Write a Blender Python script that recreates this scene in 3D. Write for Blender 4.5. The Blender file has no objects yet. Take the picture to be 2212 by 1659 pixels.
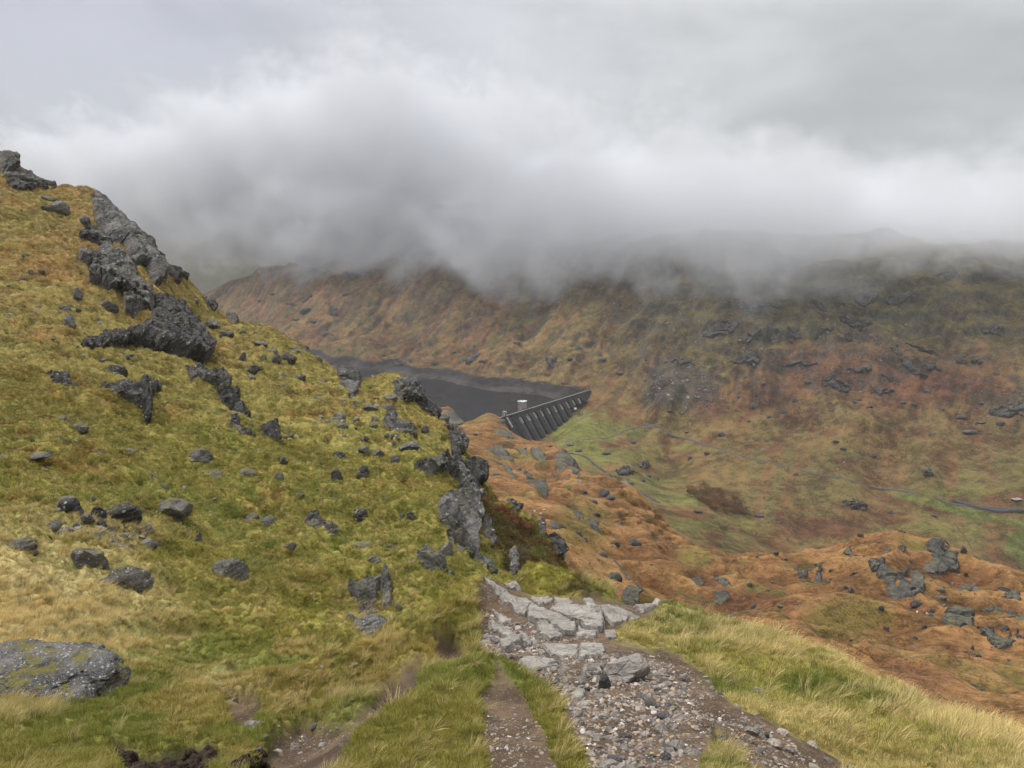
import bpy, math, random
import numpy as np
from math import radians, sin, cos, tan, pi

scene = bpy.context.scene
COL = scene.collection
random.seed(7)

# ------------------------------------------------------------------ camera
PITCH = radians(10.6)            # looking down by this much
FPX = 1668.0                     # focal length in pixels of a 2212 px wide picture
cam_d = bpy.data.cameras.new('camera')
cam = bpy.data.objects.new('camera', cam_d)
COL.objects.link(cam)
cam.location = (0, 0, 0)
cam.rotation_euler = (pi / 2 - PITCH, 0, 0)
cam_d.sensor_width = 36.0
cam_d.lens = 36.0 * FPX / 2212.0
cam_d.clip_start = 0.05
cam_d.clip_end = 40000
scene.camera = cam

# ------------------------------------------------------------------ view
scene.view_settings.view_transform = 'Standard'
scene.view_settings.look = 'None'
scene.view_settings.gamma = 1.0
scene.view_settings.use_curve_mapping = False
scene.view_settings.exposure = 0.8
scene.render.engine = 'CYCLES'
cy = scene.cycles
cy.max_bounces = 10
cy.diffuse_bounces = 3
cy.glossy_bounces = 2
cy.transmission_bounces = 4
cy.volume_bounces = 5
cy.transparent_max_bounces = 8
cy.volume_step_rate = 0.6
cy.volume_max_steps = 256
cy.use_adaptive_sampling = True
cy.adaptive_threshold = 0.03
cy.use_denoising = True
cy.sample_clamp_indirect = 4.0

# ------------------------------------------------------------------ world: overcast sky over the Nishita sky
SUN_ELEV, SUN_AZ = radians(52), radians(-62)      # azimuth from +Y (ahead) towards +X
world = bpy.data.worlds.new('World')
scene.world = world
world.use_nodes = True
wt = world.node_tree
for n in list(wt.nodes): wt.nodes.remove(n)


class NT:
    """small helper to write node trees tersely"""
    def __init__(s, tree): s.t = tree
    def n(s, typ, **kw):
        nd = s.t.nodes.new(typ)
        for k, v in kw.items(): setattr(nd, k, v)
        return nd
    def put(s, sock, v):
        if isinstance(v, bpy.types.NodeSocket): s.t.links.new(v, sock)
        elif isinstance(v, (tuple, list)):
            sock.default_value = tuple(v) + (1.0,) if (sock.type == 'RGBA' and len(v) == 3) else v
        else: sock.default_value = v
    def math(s, op, a, b=0.0, c=0.0, clamp=False):
        m = s.n('ShaderNodeMath', operation=op); m.use_clamp = clamp
        s.put(m.inputs[0], a); s.put(m.inputs[1], b)
        if op in ('MULTIPLY_ADD', 'SMOOTH_MIN', 'SMOOTH_MAX', 'WRAP', 'COMPARE'): s.put(m.inputs[2], c)
        return m.outputs[0]
    def mul(s, a, b): return s.math('MULTIPLY', a, b)
    def add(s, a, b): return s.math('ADD', a, b)
    def sub(s, a, b): return s.math('SUBTRACT', a, b)
    def vmath(s, op, a, b=(0, 0, 0)):
        m = s.n('ShaderNodeVectorMath', operation=op)
        s.put(m.inputs[0], a)
        if op == 'SCALE': s.put(m.inputs['Scale'], b)
        else: s.put(m.inputs[1], b)
        return m.outputs[0]
    def noise(s, vec, scale, detail=4, rough=0.55, dist=0.0, lac=2.0):
        m = s.n('ShaderNodeTexNoise')
        s.put(m.inputs['Vector'], vec)
        m.inputs['Scale'].default_value = scale; m.inputs['Detail'].default_value = detail
        m.inputs['Roughness'].default_value = rough; m.inputs['Distortion'].default_value = dist
        m.inputs['Lacunarity'].default_value = lac
        return m.outputs['Fac']
    def voro(s, vec, scale, feature='F1', out='Distance', rnd=1.0):
        m = s.n('ShaderNodeTexVoronoi', feature=feature)
        s.put(m.inputs['Vector'], vec); m.inputs['Scale'].default_value = scale
        m.inputs['Randomness'].default_value = rnd
        return m.outputs[out]
    def map(s, vec, loc=(0, 0, 0), rot=(0, 0, 0), scale=(1, 1, 1)):
        m = s.n('ShaderNodeMapping'); s.put(m.inputs[0], vec)
        m.inputs[1].default_value = loc; m.inputs[2].default_value = rot; m.inputs[3].default_value = scale
        return m.outputs[0]
    def ss(s, v, a, b, lo=0.0, hi=1.0):
        m = s.n('ShaderNodeMapRange', interpolation_type='SMOOTHSTEP')
        s.put(m.inputs[0], v); s.put(m.inputs[1], a); s.put(m.inputs[2], b); s.put(m.inputs[3], lo); s.put(m.inputs[4], hi)
        return m.outputs[0]
    def mix(s, f, a, b, mode='MIX'):
        m = s.n('ShaderNodeMix', data_type='RGBA', blend_type=mode)
        s.put(m.inputs[0], f); s.put(m.inputs[6], a); s.put(m.inputs[7], b)
        return m.outputs[2]
    def attr(s, name, typ='GEOMETRY'):
        m = s.n('ShaderNodeAttribute', attribute_name=name, attribute_type=typ)
        return m
    def sep(s, c):
        m = s.n('ShaderNodeSeparateColor'); s.put(m.inputs[0], c); return m.outputs
    def sepx(s, c):
        m = s.n('ShaderNodeSeparateXYZ'); s.put(m.inputs[0], c); return m.outputs
    def comb(s, x, y, z):
        m = s.n('ShaderNodeCombineXYZ'); s.put(m.inputs[0], x); s.put(m.inputs[1], y); s.put(m.inputs[2], z); return m.outputs[0]
    def bump(s, h, strength=0.5, dist=0.1, normal=None):
        m = s.n('ShaderNodeBump'); s.put(m.inputs['Height'], h)
        m.inputs['Strength'].default_value = strength; m.inputs['Distance'].default_value = dist
        if normal is not None: s.put(m.inputs['Normal'], normal)
        return m.outputs[0]


W = NT(wt)
wout = W.n('ShaderNodeOutputWorld')
bg = W.n('ShaderNodeBackground')
sky = W.n('ShaderNodeTexSky', sky_type='NISHITA')
sky.sun_disc = False
sky.sun_elevation = SUN_ELEV
sky.sun_rotation = SUN_AZ
tc = W.n('ShaderNodeTexCoord')
dirv = W.vmath('NORMALIZE', tc.outputs['Generated'])
dx, dy, dz = W.sepx(dirv)
# a cloud deck seen in perspective: direction projected on a flat layer overhead
zc = W.math('MAXIMUM', W.add(dz, 0.16), 0.04)
deck = W.comb(W.math('DIVIDE', dx, zc), W.math('DIVIDE', dy, zc), W.mul(dz, 2.0))
n1 = W.noise(W.map(deck, loc=(3.1, 1.7, 0.4), scale=(0.55, 0.55, 0.55)), 1.0, 6, 0.55, 0.6)
n2 = W.noise(W.map(deck, loc=(9.3, 4.7, 1.4), scale=(1.6, 1.6, 1.6)), 1.0, 6, 0.6, 0.4)
nn = W.add(W.mul(n1, 0.7), W.mul(n2, 0.3))
# overcast luminance: the zenith is raised far above the horizon to light the ground
dzp = W.math('MAXIMUM', dz, 0.0)
lum = W.math('MULTIPLY_ADD', W.mul(dzp, dzp), 12.5, 2.35)
# the thin, bright part of the deck ahead, a little above the cloud bank
glow = W.n('ShaderNodeVectorMath', operation='DOT_PRODUCT'); W.put(glow.inputs[0], dirv); glow.inputs[1].default_value = (0.139, 0.955, 0.262)
lum = W.mul(lum, W.ss(glow.outputs['Value'], 0.955, 1.0, 1.0, 1.2))
cl = W.ss(nn, 0.41, 0.60, 0.80, 1.14)
lumc = W.mul(lum, cl)
tint = W.mix(W.ss(dx, -0.45, 0.25), (0.955, 0.965, 1.085), (1.0, 1.0, 0.995))
cloudcol = W.vmath('SCALE', tint, lumc)
skymix = W.mix(0.93, sky.outputs[0], cloudcol)
W.put(bg.inputs['Color'], skymix)
bg.inputs['Strength'].default_value = 0.095
wt.links.new(bg.outputs[0], wout.inputs['Surface'])

# ------------------------------------------------------------------ sun behind the overcast
sun_d = bpy.data.lights.new('sun', 'SUN')
sun = bpy.data.objects.new('sun', sun_d)
COL.objects.link(sun)
sun_d.energy = 1.5
sun_d.angle = radians(14)
sun_d.color = (1.0, 0.95, 0.87)
from mathutils import Vector
_sd = Vector((sin(SUN_AZ) * cos(SUN_ELEV), cos(SUN_AZ) * cos(SUN_ELEV), sin(SUN_ELEV)))
sun.rotation_euler = (-_sd).to_track_quat('-Z', 'Y').to_euler()
# ------------------------------------------------------------------ numeric helpers
CP, SP = cos(PITCH), sin(PITCH)
CX, CYP = 1106.0, 829.5


def ray(px, py):
    """direction (with y = 1) through a pixel of the 2212 x 1659 survey picture"""
    px = np.asarray(px, float); py = np.asarray(py, float)
    a = (px - CX) / FPX; b = -(py - CYP) / FPX
    x = a; y = CP + b * SP; z = -SP + b * CP
    return x / y, z / y


def P(px, py, Y):
    u, t = ray(px, py)
    return np.array([u * Y, Y, t * Y])


def project(x, y, z):
    f = y * CP - z * SP
    b = y * SP + z * CP
    return CX + FPX * x / f, CYP - FPX * b / f


def _hash(ix, iy, iz, seed):
    h = (ix.astype(np.uint32) * np.uint32(374761393) + iy.astype(np.uint32) * np.uint32(668265263)
         + iz.astype(np.uint32) * np.uint32(2147483647 - 58) + np.uint32((seed * 2654435761) & 0xffffffff))
    h = (h ^ (h >> np.uint32(13))) * np.uint32(1274126177)
    h = (h ^ (h >> np.uint32(16))) * np.uint32(2246822519)
    h = h ^ (h >> np.uint32(15))
    return (h.astype(np.float64) / 4294967295.0)


def vnoise(x, y, z=None, seed=0):
    """smooth value noise, -1..1"""
    x = np.asarray(x, float); y = np.asarray(y, float)
    z = np.zeros_like(x) if z is None else np.asarray(z, float)
    xi = np.floor(x).astype(np.int64); yi = np.floor(y).astype(np.int64); zi = np.floor(z).astype(np.int64)
    fx, fy, fz = x - xi, y - yi, z - zi
    s = lambda t: t * t * t * (t * (t * 6 - 15) + 10)
    fx, fy, fz = s(fx), s(fy), s(fz)
    def c(i, j, k): return _hash((xi + i) & 0xffffffff, (yi + j) & 0xffffffff, (zi + k) & 0xffffffff, seed)
    def pl(k):
        a = c(0, 0, k) * (1 - fx) + c(1, 0, k) * fx
        b = c(0, 1, k) * (1 - fx) + c(1, 1, k) * fx
        return a * (1 - fy) + b * fy
    if not np.any(fz): return pl(0) * 2 - 1
    return (pl(0) * (1 - fz) + pl(1) * fz) * 2 - 1


def fbm(x, y, z=None, oct=4, seed=0, gain=0.5, lac=2.03):
    s = 0; a = 1; n = 0
    for o in range(oct):
        s = s + a * vnoise(x, y, z, seed + o * 17); n += a; a *= gain
        x = x * lac + 5.2; y = y * lac + 1.3
        if z is not None: z = z * lac + 2.7
    return s / n


def worley(x, y, seed=0, jit=1.0):
    """2-D cells: distance to nearest, second nearest, id hash of nearest"""
    xi = np.floor(x).astype(np.int64); yi = np.floor(y).astype(np.int64)
    d1 = np.full(x.shape, 9.0); d2 = np.full(x.shape, 9.0); idh = np.zeros(x.shape)
    z0 = np.zeros_like(xi)
    for i in (-1, 0, 1):
        for j in (-1, 0, 1):
            cx, cyy = xi + i, yi + j
            hx = _hash(cx & 0xffffffff, cyy & 0xffffffff, z0, seed); hy = _hash(cx & 0xffffffff, cyy & 0xffffffff, z0 + 1, seed)
            d = np.hypot(cx + 0.5 + (hx - 0.5) * jit - x, cyy + 0.5 + (hy - 0.5) * jit - y)
            near = d < d1
            d2 = np.where(near, d1, np.minimum(d2, d)); idh = np.where(near, hx * 0.61 + hy * 0.39, idh); d1 = np.where(near, d, d1)
    return d1, d2, idh


def sstep(a, b, x):
    t = np.clip((x - a) / (b - a), 0, 1); return t * t * (3 - 2 * t)


class TPS:
    """thin plate spline through (px, ln Y) -> tangent of elevation"""
    SU = 4.0
    def __init__(s, pts, smooth=0.0):
        pts = np.array(pts, float)
        u, t = ray(pts[:, 0], pts[:, 1])
        if pts.shape[1] > 3: pass
        s.X = np.c_[u * s.SU, np.log(pts[:, 2])]
        n = len(pts)
        K = s.k(np.hypot(s.X[:, None, 0] - s.X[None, :, 0], s.X[:, None, 1] - s.X[None, :, 1])) + np.eye(n) * smooth
        Q = np.c_[np.ones(n), s.X]
        A = np.block([[K, Q], [Q.T, np.zeros((3, 3))]])
        s.w = np.linalg.solve(A, np.r_[t, 0, 0, 0])
    @staticmethod
    def k(r): return np.where(r > 1e-9, r * r * np.log(np.maximum(r, 1e-9)), 0)
    def __call__(s, x, y):
        sh = np.shape(x)
        x = np.ravel(x).astype(float); y = np.ravel(y).astype(float)
        a = np.c_[x / y * s.SU, np.log(y)]
        out = np.empty(len(a))
        for i in range(0, len(a), 20000):
            b = a[i:i + 20000]
            K = s.k(np.hypot(b[:, None, 0] - s.X[None, :, 0], b[:, None, 1] - s.X[None, :, 1]))
            out[i:i + 20000] = K @ s.w[:-3] + s.w[-3] + b @ s.w[-2:]
        return (out * y).reshape(sh)


# ------------------------------------------------------------------ survey: near ground and left hillside (px, py, distance ahead)
NEAR = [
 # path, straight ahead
 (1350,1659,2.25),(1400,1560,3.0),(1400,1450,4.4),(1300,1400,5.3),(1250,1350,6.6),(1200,1290,8.2),(1130,1275,8.7),(1350,1300,8.3),
 (1190,1238,10.0),(1090,1256,10.0),(1280,1275,9.5),(1380,1318,8.9),
 (1300,1900,1.45),(700,2000,1.4),(2000,1950,1.5),(200,2000,1.6),
 # right hand grass
 (1430,1312,8.5),(1500,1325,8.1),(1650,1364,7.2),(1800,1424,6.2),(1950,1494,5.3),(2100,1564,4.6),(2212,1612,4.2),(2400,1700,3.6),
 (1700,1520,4.0),(1600,1420,5.4),(1850,1580,3.7),(2000,1650,3.1),(1620,1640,2.4),(1560,1500,3.8),(1450,1370,6.4),(1250,1480,3.9),(1180,1560,3.0),
 # wedge of turf between path and gully
 (1080,1428,4.9),(990,1460,4.3),(900,1522,3.7),(780,1602,3.1),(690,1662,2.7),(950,1600,2.8),(1100,1540,3.4),(1000,1659,2.3),
 # gully floor and upper bank
 (560,1645,3.9),(640,1600,4.3),(720,1545,4.9),(800,1495,5.5),(880,1452,6.1),(960,1412,6.6),(520,1560,5.0),(600,1500,6.0),(740,1430,8.0),(690,1480,6.6),
 (830,1490,6.0),(870,1425,6.9),(920,1380,7.5),(980,1330,8.2),(1040,1285,8.8),(800,1415,7.7),(870,1380,8.2),(950,1315,9.0),(1030,1265,9.8),(640,1530,5.7),
 # near left
 (0,1659,3.6),(200,1640,3.9),(380,1625,4.2),(300,1580,4.7),(430,1540,5.4),(0,1560,4.8),(130,1500,6.0),(0,1470,6.6),(330,1450,7.2),(450,1470,7.4),
 (-300,1600,4.2),(-300,1400,8.5),(-300,1659,3.5),
 # left hillside
 (0,1380,9.5),(0,1300,12.5),(0,1200,17),(0,1100,24),(0,1000,32),(0,900,43),(0,800,56),(0,700,72),(0,600,90),(0,500,110),(0,400,135),(20,345,160),(90,402,150),
 (-300,1250,14),(-300,1000,30),(-300,800,52),(-300,600,85),(-300,400,130),(-300,200,190),(-100,290,175),
 (230,1400,9.6),(230,1300,14),(230,1200,19.5),(230,1100,27),(230,1000,36),(230,900,48),(230,800,64),(230,700,82),(230,600,102),(225,500,122),(200,418,145),
 (450,1400,11),(450,1300,18),(450,1200,26),(450,1100,35),(450,1000,46),(450,900,60),(450,800,80),(440,700,112),(420,630,138),(300,560,112),(330,700,90),
 (640,1380,12.5),(640,1300,19),(640,1200,28),(640,1100,38),(640,1000,51),(640,900,68),(640,800,95),(620,725,125),(545,700,128),
 (780,1390,14),(800,1300,22),(800,1200,31),(800,1100,41),(800,1000,54),(800,900,73),(780,825,105),(880,822,98),(870,900,80),
 (920,1290,21),(940,1200,31),(940,1100,42),(940,1020,55),(920,910,84),(960,925,82),(1000,970,75),(1000,1060,58),(1030,1240,32),(1050,1150,44),(1060,1085,62),
 (1110,1235,38),(1130,1180,50),(1115,1110,62),(1170,1155,57),(1205,1195,52),(1215,1240,46),
 # behind the far shoulder of the hillside: it falls away
 (-100,480,260),(20,450,230),(110,490,210),(250,530,200),(330,640,190),(420,720,185),(500,780,175),(620,830,170),(740,880,160),(800,930,150),(880,940,140),
 (960,1030,125),(1040,1120,108),(1110,1210,92),(1200,1290,75),(1230,1330,62),
 (0,800,400),(500,1000,330),(1000,1200,250),(1200,1450,120),
 # behind the near turf: a drop
 (1190,1330,12.5),(1090,1330,12.6),(1280,1390,12),(1190,1420,16),(1040,1320,14),(950,1370,12),(1100,1400,20),(1150,1330,30),(860,1430,10.5),(1000,1350,20),
 (1430,1420,11),(1500,1440,10.5),(1650,1490,9.3),(1800,1560,8.0),(1950,1640,6.9),(2100,1710,6.1),(2212,1760,5.6),(2400,1850,5),
 (1400,1560,20),(1700,1640,16),(2000,1760,13),(2300,1850,11),(1300,1500,25),(1400,1600,50),(1800,1700,50),(2300,1850,50),
]
# ------------------------------------------------------------------ survey: the orange spur below
SPUR = [
 (946,884,960),(975,880,960),(1000,912,950),(1047,905,1000),(1091,917,970),(1111,943,930),(1136,955,880),(1170,967,850),(1207,973,800),(1232,989,750),(1249,1009,700),(1280,1038,670),
 (1308,1044,650),(1342,1057,625),(1387,1082,600),(1420,1120,540),(1445,1142,500),(1490,1170,450),(1543,1193,420),(1632,1197,405),(1700,1190,402),(1750,1184,400),(1842,1161,395),(1900,1152,390),(1944,1150,390),
 (2025,1177,380),(2080,1208,365),(2126,1234,350),(2160,1238,345),(2212,1254,340),(2300,1290,335),(2500,1350,330),
 # drop behind
 (900,960,1100),(1000,985,1080),(1100,1010,1080),(1170,1040,980),(1249,1080,830),(1308,1120,770),(1387,1160,700),(1445,1220,610),(1543,1270,520),(1700,1270,500),(1842,1240,490),(1944,1230,485),(2126,1310,450),(2212,1330,430),(2500,1430,430),
 # in front
 (960,935,820),(1000,960,700),(1060,960,740),(1120,990,700),(1060,1010,590),(1130,1040,560),(1200,1030,600),(1040,1060,480),(1100,1085,430),(1180,1090,440),(1240,1080,470),(1300,1100,470),(1350,1130,440),
 (1150,1130,350),(1230,1160,330),(1320,1180,350),(1400,1200,350),(1220,1230,270),(1300,1250,275),(1400,1260,290),(1500,1240,335),(1600,1250,335),
 (1300,1320,215),(1400,1330,225),(1500,1320,250),(1600,1310,275),(1700,1270,310),(1750,1230,345),(1820,1200,360),
 (1880,1240,318),(1900,1285,290),(1960,1215,340),(1990,1260,308),(2050,1240,335),(2100,1285,308),(2030,1320,272),(1950,1340,252),(1860,1310,262),(1780,1300,275),(1700,1340,240),
 (2150,1320,285),(2212,1300,302),(2100,1370,250),(2212,1380,245),(2050,1400,222),(2130,1430,215),(2212,1450,205),(1950,1420,212),(1850,1390,218),(1750,1400,205),(1650,1380,212),(1550,1380,205),(1450,1400,180),
 (1700,1470,160),(1850,1470,172),(2000,1490,172),(2150,1500,178),(2212,1560,150),(2100,1570,142),(1950,1560,140),(1800,1560,128),(2212,1640,120),(1600,1560,120),(1400,1500,130),
 (900,1150,420),(800,1000,800),(900,1300,280),(1000,1200,330),(2500,1400,260),(2500,1560,170),(2500,1700,110),(1400,1650,85),(1800,1700,85),(2300,1760,85),
]
# ------------------------------------------------------------------ survey: valley floor, reservoir basin, far hillside.  z given, distance solved
def atz(px, py, z):
    return (px, py, z / float(ray(px, py)[1]))
VALLEY = [
 atz(1200,930,-386), atz(1150,949,-392), atz(1300,950,-387), atz(1350,990,-394), atz(1245,880,-352), atz(1275,848,-338), atz(1215,905,-372), atz(1180,935,-388),
 atz(1390,921,-383), atz(1450,936,-386), atz(1530,968,-391), atz(1700,1020,-398), atz(1850,1051,-405), atz(2000,1076,-411), atz(2212,1112,-418), atz(2500,1160,-428),
 atz(1500,1060,-408), atz(1600,1110,-420), atz(1730,1170,-434), atz(2000,1135,-428), atz(2212,1200,-444), atz(2212,1262,-452), atz(1300,1010,-398), atz(1400,1050,-405),atz(1250,985,-394),
 atz(1960,1098,-424), atz(2100,1110,-422), atz(2080,1170,-436), atz(1700,1090,-415), atz(1850,1110,-424),
 (1700,900,1480),(1700,800,1620),(1700,700,1780),(1700,600,1960),(1700,500,2150),(1700,300,2550),
 (1450,880,1560),(1450,800,1680),(1450,700,1870),(1450,600,2070),(1450,500,2280),(1450,300,2750),
 (1900,1000,1330),(1900,900,1450),(1900,800,1590),(1900,700,1740),(1900,600,1910),(1900,500,2090),
 (2050,1020,1290),
 (2212,1050,1200),(2212,1000,1270),(2212,900,1400),(2212,800,1540),(2212,700,1690),(2212,600,1860),(2212,500,2040),(2212,300,2400),
 (2500,1000,1230),(2500,800,1500),(2500,600,1830),(2500,300,2350),
 (1290,810,1810),(1290,740,1960),(1290,680,2090),(1290,600,2270),(1290,500,2500),(1290,350,2900),
 # reservoir shores and bed
 atz(1195,861,-355), atz(1100,846,-355), atz(1000,832,-355), atz(900,818,-355), atz(800,799,-355), atz(740,790,-355), atz(680,778,-355), atz(600,765,-355),
 atz(1235,838,-337), atz(1150,822,-337), atz(1050,810,-337), atz(1000,803,-337), atz(900,793,-337), atz(800,781,-337), atz(730,772,-337), atz(640,757,-337), atz(540,745,-337),
 atz(1100,885,-372), atz(1000,865,-378), atz(900,850,-378), atz(800,835,-378), atz(1000,900,-378), atz(850,900,-378), atz(700,850,-378), atz(1170,875,-366), atz(1060,920,-366), atz(900,1000,-378),
 (1150,760,2080),(1000,750,2190),(1000,700,2320),(1000,640,2470),(1000,575,2640),(1000,450,3000),(1150,680,2260),(1150,600,2420),
 (850,740,2400),(850,680,2580),(850,620,2760),(850,560,2900),(780,572,3000),(730,565,3050),
 (740,720,2520),(740,650,2760),(640,700,2700),(640,640,2930),(630,578,3150),(560,592,3280),(500,618,3420),(450,640,3550),
 (560,660,3050),(480,690,3150),(380,680,3700),(250,730,3900),
 (850,640,3600),(640,680,3800),(500,720,4100),(1000,560,3700),(1290,450,3600),(1700,400,3400),(2212,400,3200),
 # under the spur
 (1100,1010,1250),(1000,1000,1300),(1400,1140,960),(1600,1240,830),(2000,1280,800),(2212,1340,790),(1200,1200,850),(1900,1400,700),(2500,1400,800),
]
fN, fS, fV = TPS(NEAR), TPS(SPUR, 1e-5), TPS(VALLEY)
# ------------------------------------------------------------------ scene-graph helpers
def tag(o, label=None, cat=None, group=None, kind=None):
    if label: o['label'] = label
    if cat: o['category'] = cat
    if group: o['group'] = group
    if kind: o['kind'] = kind
    return o


def link(o, parent=None):
    COL.objects.link(o)
    if parent is not None: o.parent = parent
    return o


def empty(name, loc=(0, 0, 0)):
    o = bpy.data.objects.new(name, None); o.location = loc; o.empty_display_size = 0.1
    return link(o)


def mesh_np(name, V, F, mat=None, smooth=True, attrs=None):
    """V (n,3); F (m,3|4) array"""
    me = bpy.data.meshes.new(name)
    V = np.asarray(V, np.float32); F = np.asarray(F, np.int32)
    me.vertices.add(len(V)); me.vertices.foreach_set('co', V.ravel())
    k = F.shape[1]
    me.loops.add(F.size); me.loops.foreach_set('vertex_index', F.ravel())
    me.polygons.add(len(F))
    me.polygons.foreach_set('loop_start', np.arange(0, F.size, k, dtype=np.int32))
    me.polygons.foreach_set('loop_total', np.full(len(F), k, np.int32))
    me.polygons.foreach_set('use_smooth', np.full(len(F), smooth, bool))
    if attrs:
        for an, arr in attrs.items():
            a = me.color_attributes.new(an, 'FLOAT_COLOR', 'POINT')
            arr = np.asarray(arr, np.float32)
            if arr.shape[1] == 3: arr = np.c_[arr, np.ones(len(arr), np.float32)]
            a.data.foreach_set('color', arr.ravel())
    me.update(calc_edges=True)
    me.validate()
    if mat: me.materials.append(mat)
    return me


def obj(name, me, parent=None, loc=None):
    o = bpy.data.objects.new(name, me)
    if loc is not None: o.location = loc
    return link(o, parent)


def grid_faces(nr, nc):
    i = np.arange(nr * nc).reshape(nr, nc)
    return np.c_[i[:-1, :-1].ravel(), i[:-1, 1:].ravel(), i[1:, 1:].ravel(), i[1:, :-1].ravel()]


def in_poly(px, py, poly):
    """signed pixel distance to polygon: positive inside"""
    poly = np.array(poly, float); n = len(poly)
    inside = np.zeros(px.shape, bool); dmin = np.full(px.shape, 1e9)
    for i in range(n):
        x1, y1 = poly[i]; x2, y2 = poly[(i + 1) % n]
        c = ((y1 > py) != (y2 > py)) & (px < (x2 - x1) * (py - y1) / (y2 - y1 + 1e-12) + x1)
        inside ^= c
        ex, ey = x2 - x1, y2 - y1; L = ex * ex + ey * ey + 1e-9
        t = np.clip(((px - x1) * ex + (py - y1) * ey) / L, 0, 1)
        dmin = np.minimum(dmin, np.hypot(px - x1 - t * ex, py - y1 - t * ey))
    return np.where(inside, dmin, -dmin)


# ------------------------------------------------------------------ surfaces of the land
PATH = [(1290,1675),(1235,1565),(1205,1490),(1130,1440),(1075,1425),(1040,1400),(1030,1340),(1045,1285),(1060,1262),(1200,1288),(1330,1298),(1420,1298),(1395,1330),(1345,1352),(1330,1382),(1460,1398),(1510,1440),(1570,1500),(1650,1540),(1730,1590),(1850,1640),(1890,1675)]
STRIP = [(1500,1690),(1515,1605),(1545,1558),(1590,1590),(1665,1690)]
TRACK = [(1060,1690),(1045,1560),(1035,1490),(1075,1440),(1130,1475),(1160,1540),(1195,1600),(1220,1690)]
GULLY = [(590,1562),(640,1547),(715,1545),(760,1530),(800,1502),(850,1467),(880,1442),(912,1432),(905,1475),(810,1555),(715,1636),(665,1690),(520,1690),(545,1640),(562,1612)]
GULLY_BITS = [[(478,1500),(520,1492),(560,1500),(562,1525),(540,1548),(505,1548),(488,1525)], [(565,1468),(600,1460),(628,1470),(615,1490),(575,1492)], [(940,1412),(975,1392),(1015,1398),(1010,1420),(950,1432)]]
PEAT = [(235,1588),(340,1612),(450,1588),(485,1618),(440,1640),(500,1690),(285,1690)]
PATCH = [(735,1418),(765,1400),(800,1408),(780,1428)]


_z7 = lambda pts: [(658.3 + .3472 * a, 1207 + .3472 * b) for a, b in pts]
CUT_A = _z7([(720,565),(860,575),(955,640),(1050,565),(1062,605),(960,685),(800,745),(640,805),(515,815),(560,765),(700,705)])
CUT_B = _z7([(190,775),(330,775),(415,700),(500,665),(610,640),(570,705),(430,800),(330,860),(140,860)])
RIDGES = [([(1050,1292,8.5),(985,1345,7.7),(920,1400,6.9),(870,1440,6.4)], 0.26, 0.30), ([(885,1385,8.1),(800,1440,7.2),(715,1478,6.6),(650,1505,6.2)], 0.24, 0.30), ([(1085,1432,4.9),(990,1462,4.35),(905,1522,3.75),(785,1602,3.15)], 0.07, 0.16)]


def banks(x, y):
    """turf banks left standing between the worn gullies"""
    z = np.zeros_like(x)
    for pts, amp, wid in RIDGES:
        P3 = np.array([P(*q)[:2] for q in pts]); d = np.full(x.shape, 1e9)
        for i in range(len(P3) - 1):
            e = P3[i + 1] - P3[i]; t = np.clip(((x - P3[i][0]) * e[0] + (y - P3[i][1]) * e[1]) / (e @ e), 0, 1)
            d = np.minimum(d, np.hypot(x - P3[i][0] - t * e[0], y - P3[i][1] - t * e[1]))
        z = z + amp * np.exp(-(d / wid) ** 2) * (1 + 0.35 * fbm(x * 1.7, y * 1.7, oct=2, seed=29))
    return z


def near_masks(px, py, x, y):
    w = 10 * fbm(x * 3.1, y * 3.1, seed=5) + 7 * fbm(x * 11, y * 11, seed=6)
    path = np.maximum(in_poly(px, py, PATH), -1e9)
    path = np.minimum(path, -in_poly(px, py, STRIP) + 4)
    track = in_poly(px, py, TRACK)
    gul = in_poly(px, py, GULLY)
    for q in GULLY_BITS: gul = np.maximum(gul, in_poly(px, py, q))
    peat = in_poly(px, py, PEAT); pt = in_poly(px, py, PATCH)
    near = (y < 11.0)
    s = lambda d: sstep(-9, 9, d + w) * near
    cut = np.maximum(in_poly(px, py, CUT_A), in_poly(px, py, CUT_B))
    pk = np.maximum(s(peat), 0.0 * sstep(-7, 6, cut + 0.35 * w) * near)
    return s(path), s(track), s(np.maximum(gul, pt)), pk


def tussocks(x, y):
    tx = x + 0.5 * fbm(x * 0.5, y * 0.5, seed=31); ty = y + 0.5 * fbm(x * 0.5, y * 0.5, seed=32)
    return 1 - np.abs(fbm(tx * 0.75, ty * 0.9, oct=3, seed=13)) * 2.4, 1 - np.abs(fbm(tx * 1.9, ty * 2.1, oct=2, seed=14)) * 2.2


def near_noise(x, y, soil):
    """relief finer than the survey points"""
    r = np.hypot(x, y)
    big = fbm(x * 0.09, y * 0.09, oct=3, seed=11) * 1.1 * sstep(14, 60, r)
    hum = 1.25 * fbm(x * 0.33, y * 0.33, oct=3, seed=12) * 0.55 * sstep(9, 26, r)
    # tussocks: rounded tops, narrow hollows
    t1, t2 = tussocks(x, y)
    tus = t1 * 0.34 * sstep(4, 16, r)
    tus2 = t2 * 0.17 * sstep(3, 12, r)
    small = fbm(x * 2.2, y * 2.2, oct=3, seed=15) * 0.05 + (1 - np.abs(fbm(x * 5.5, y * 5.5, oct=2, seed=16)) * 2) * 0.022
    g = (big + hum + tus - 0.12 * sstep(4, 16, r) + tus2 - 0.05 + small)
    rub = fbm(x * 6, y * 6, oct=3, seed=17) * 0.022 + fbm(x * 1.3, y * 1.3, oct=2, seed=18) * 0.04
    return g * (1 - soil) + rub * soil


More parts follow.
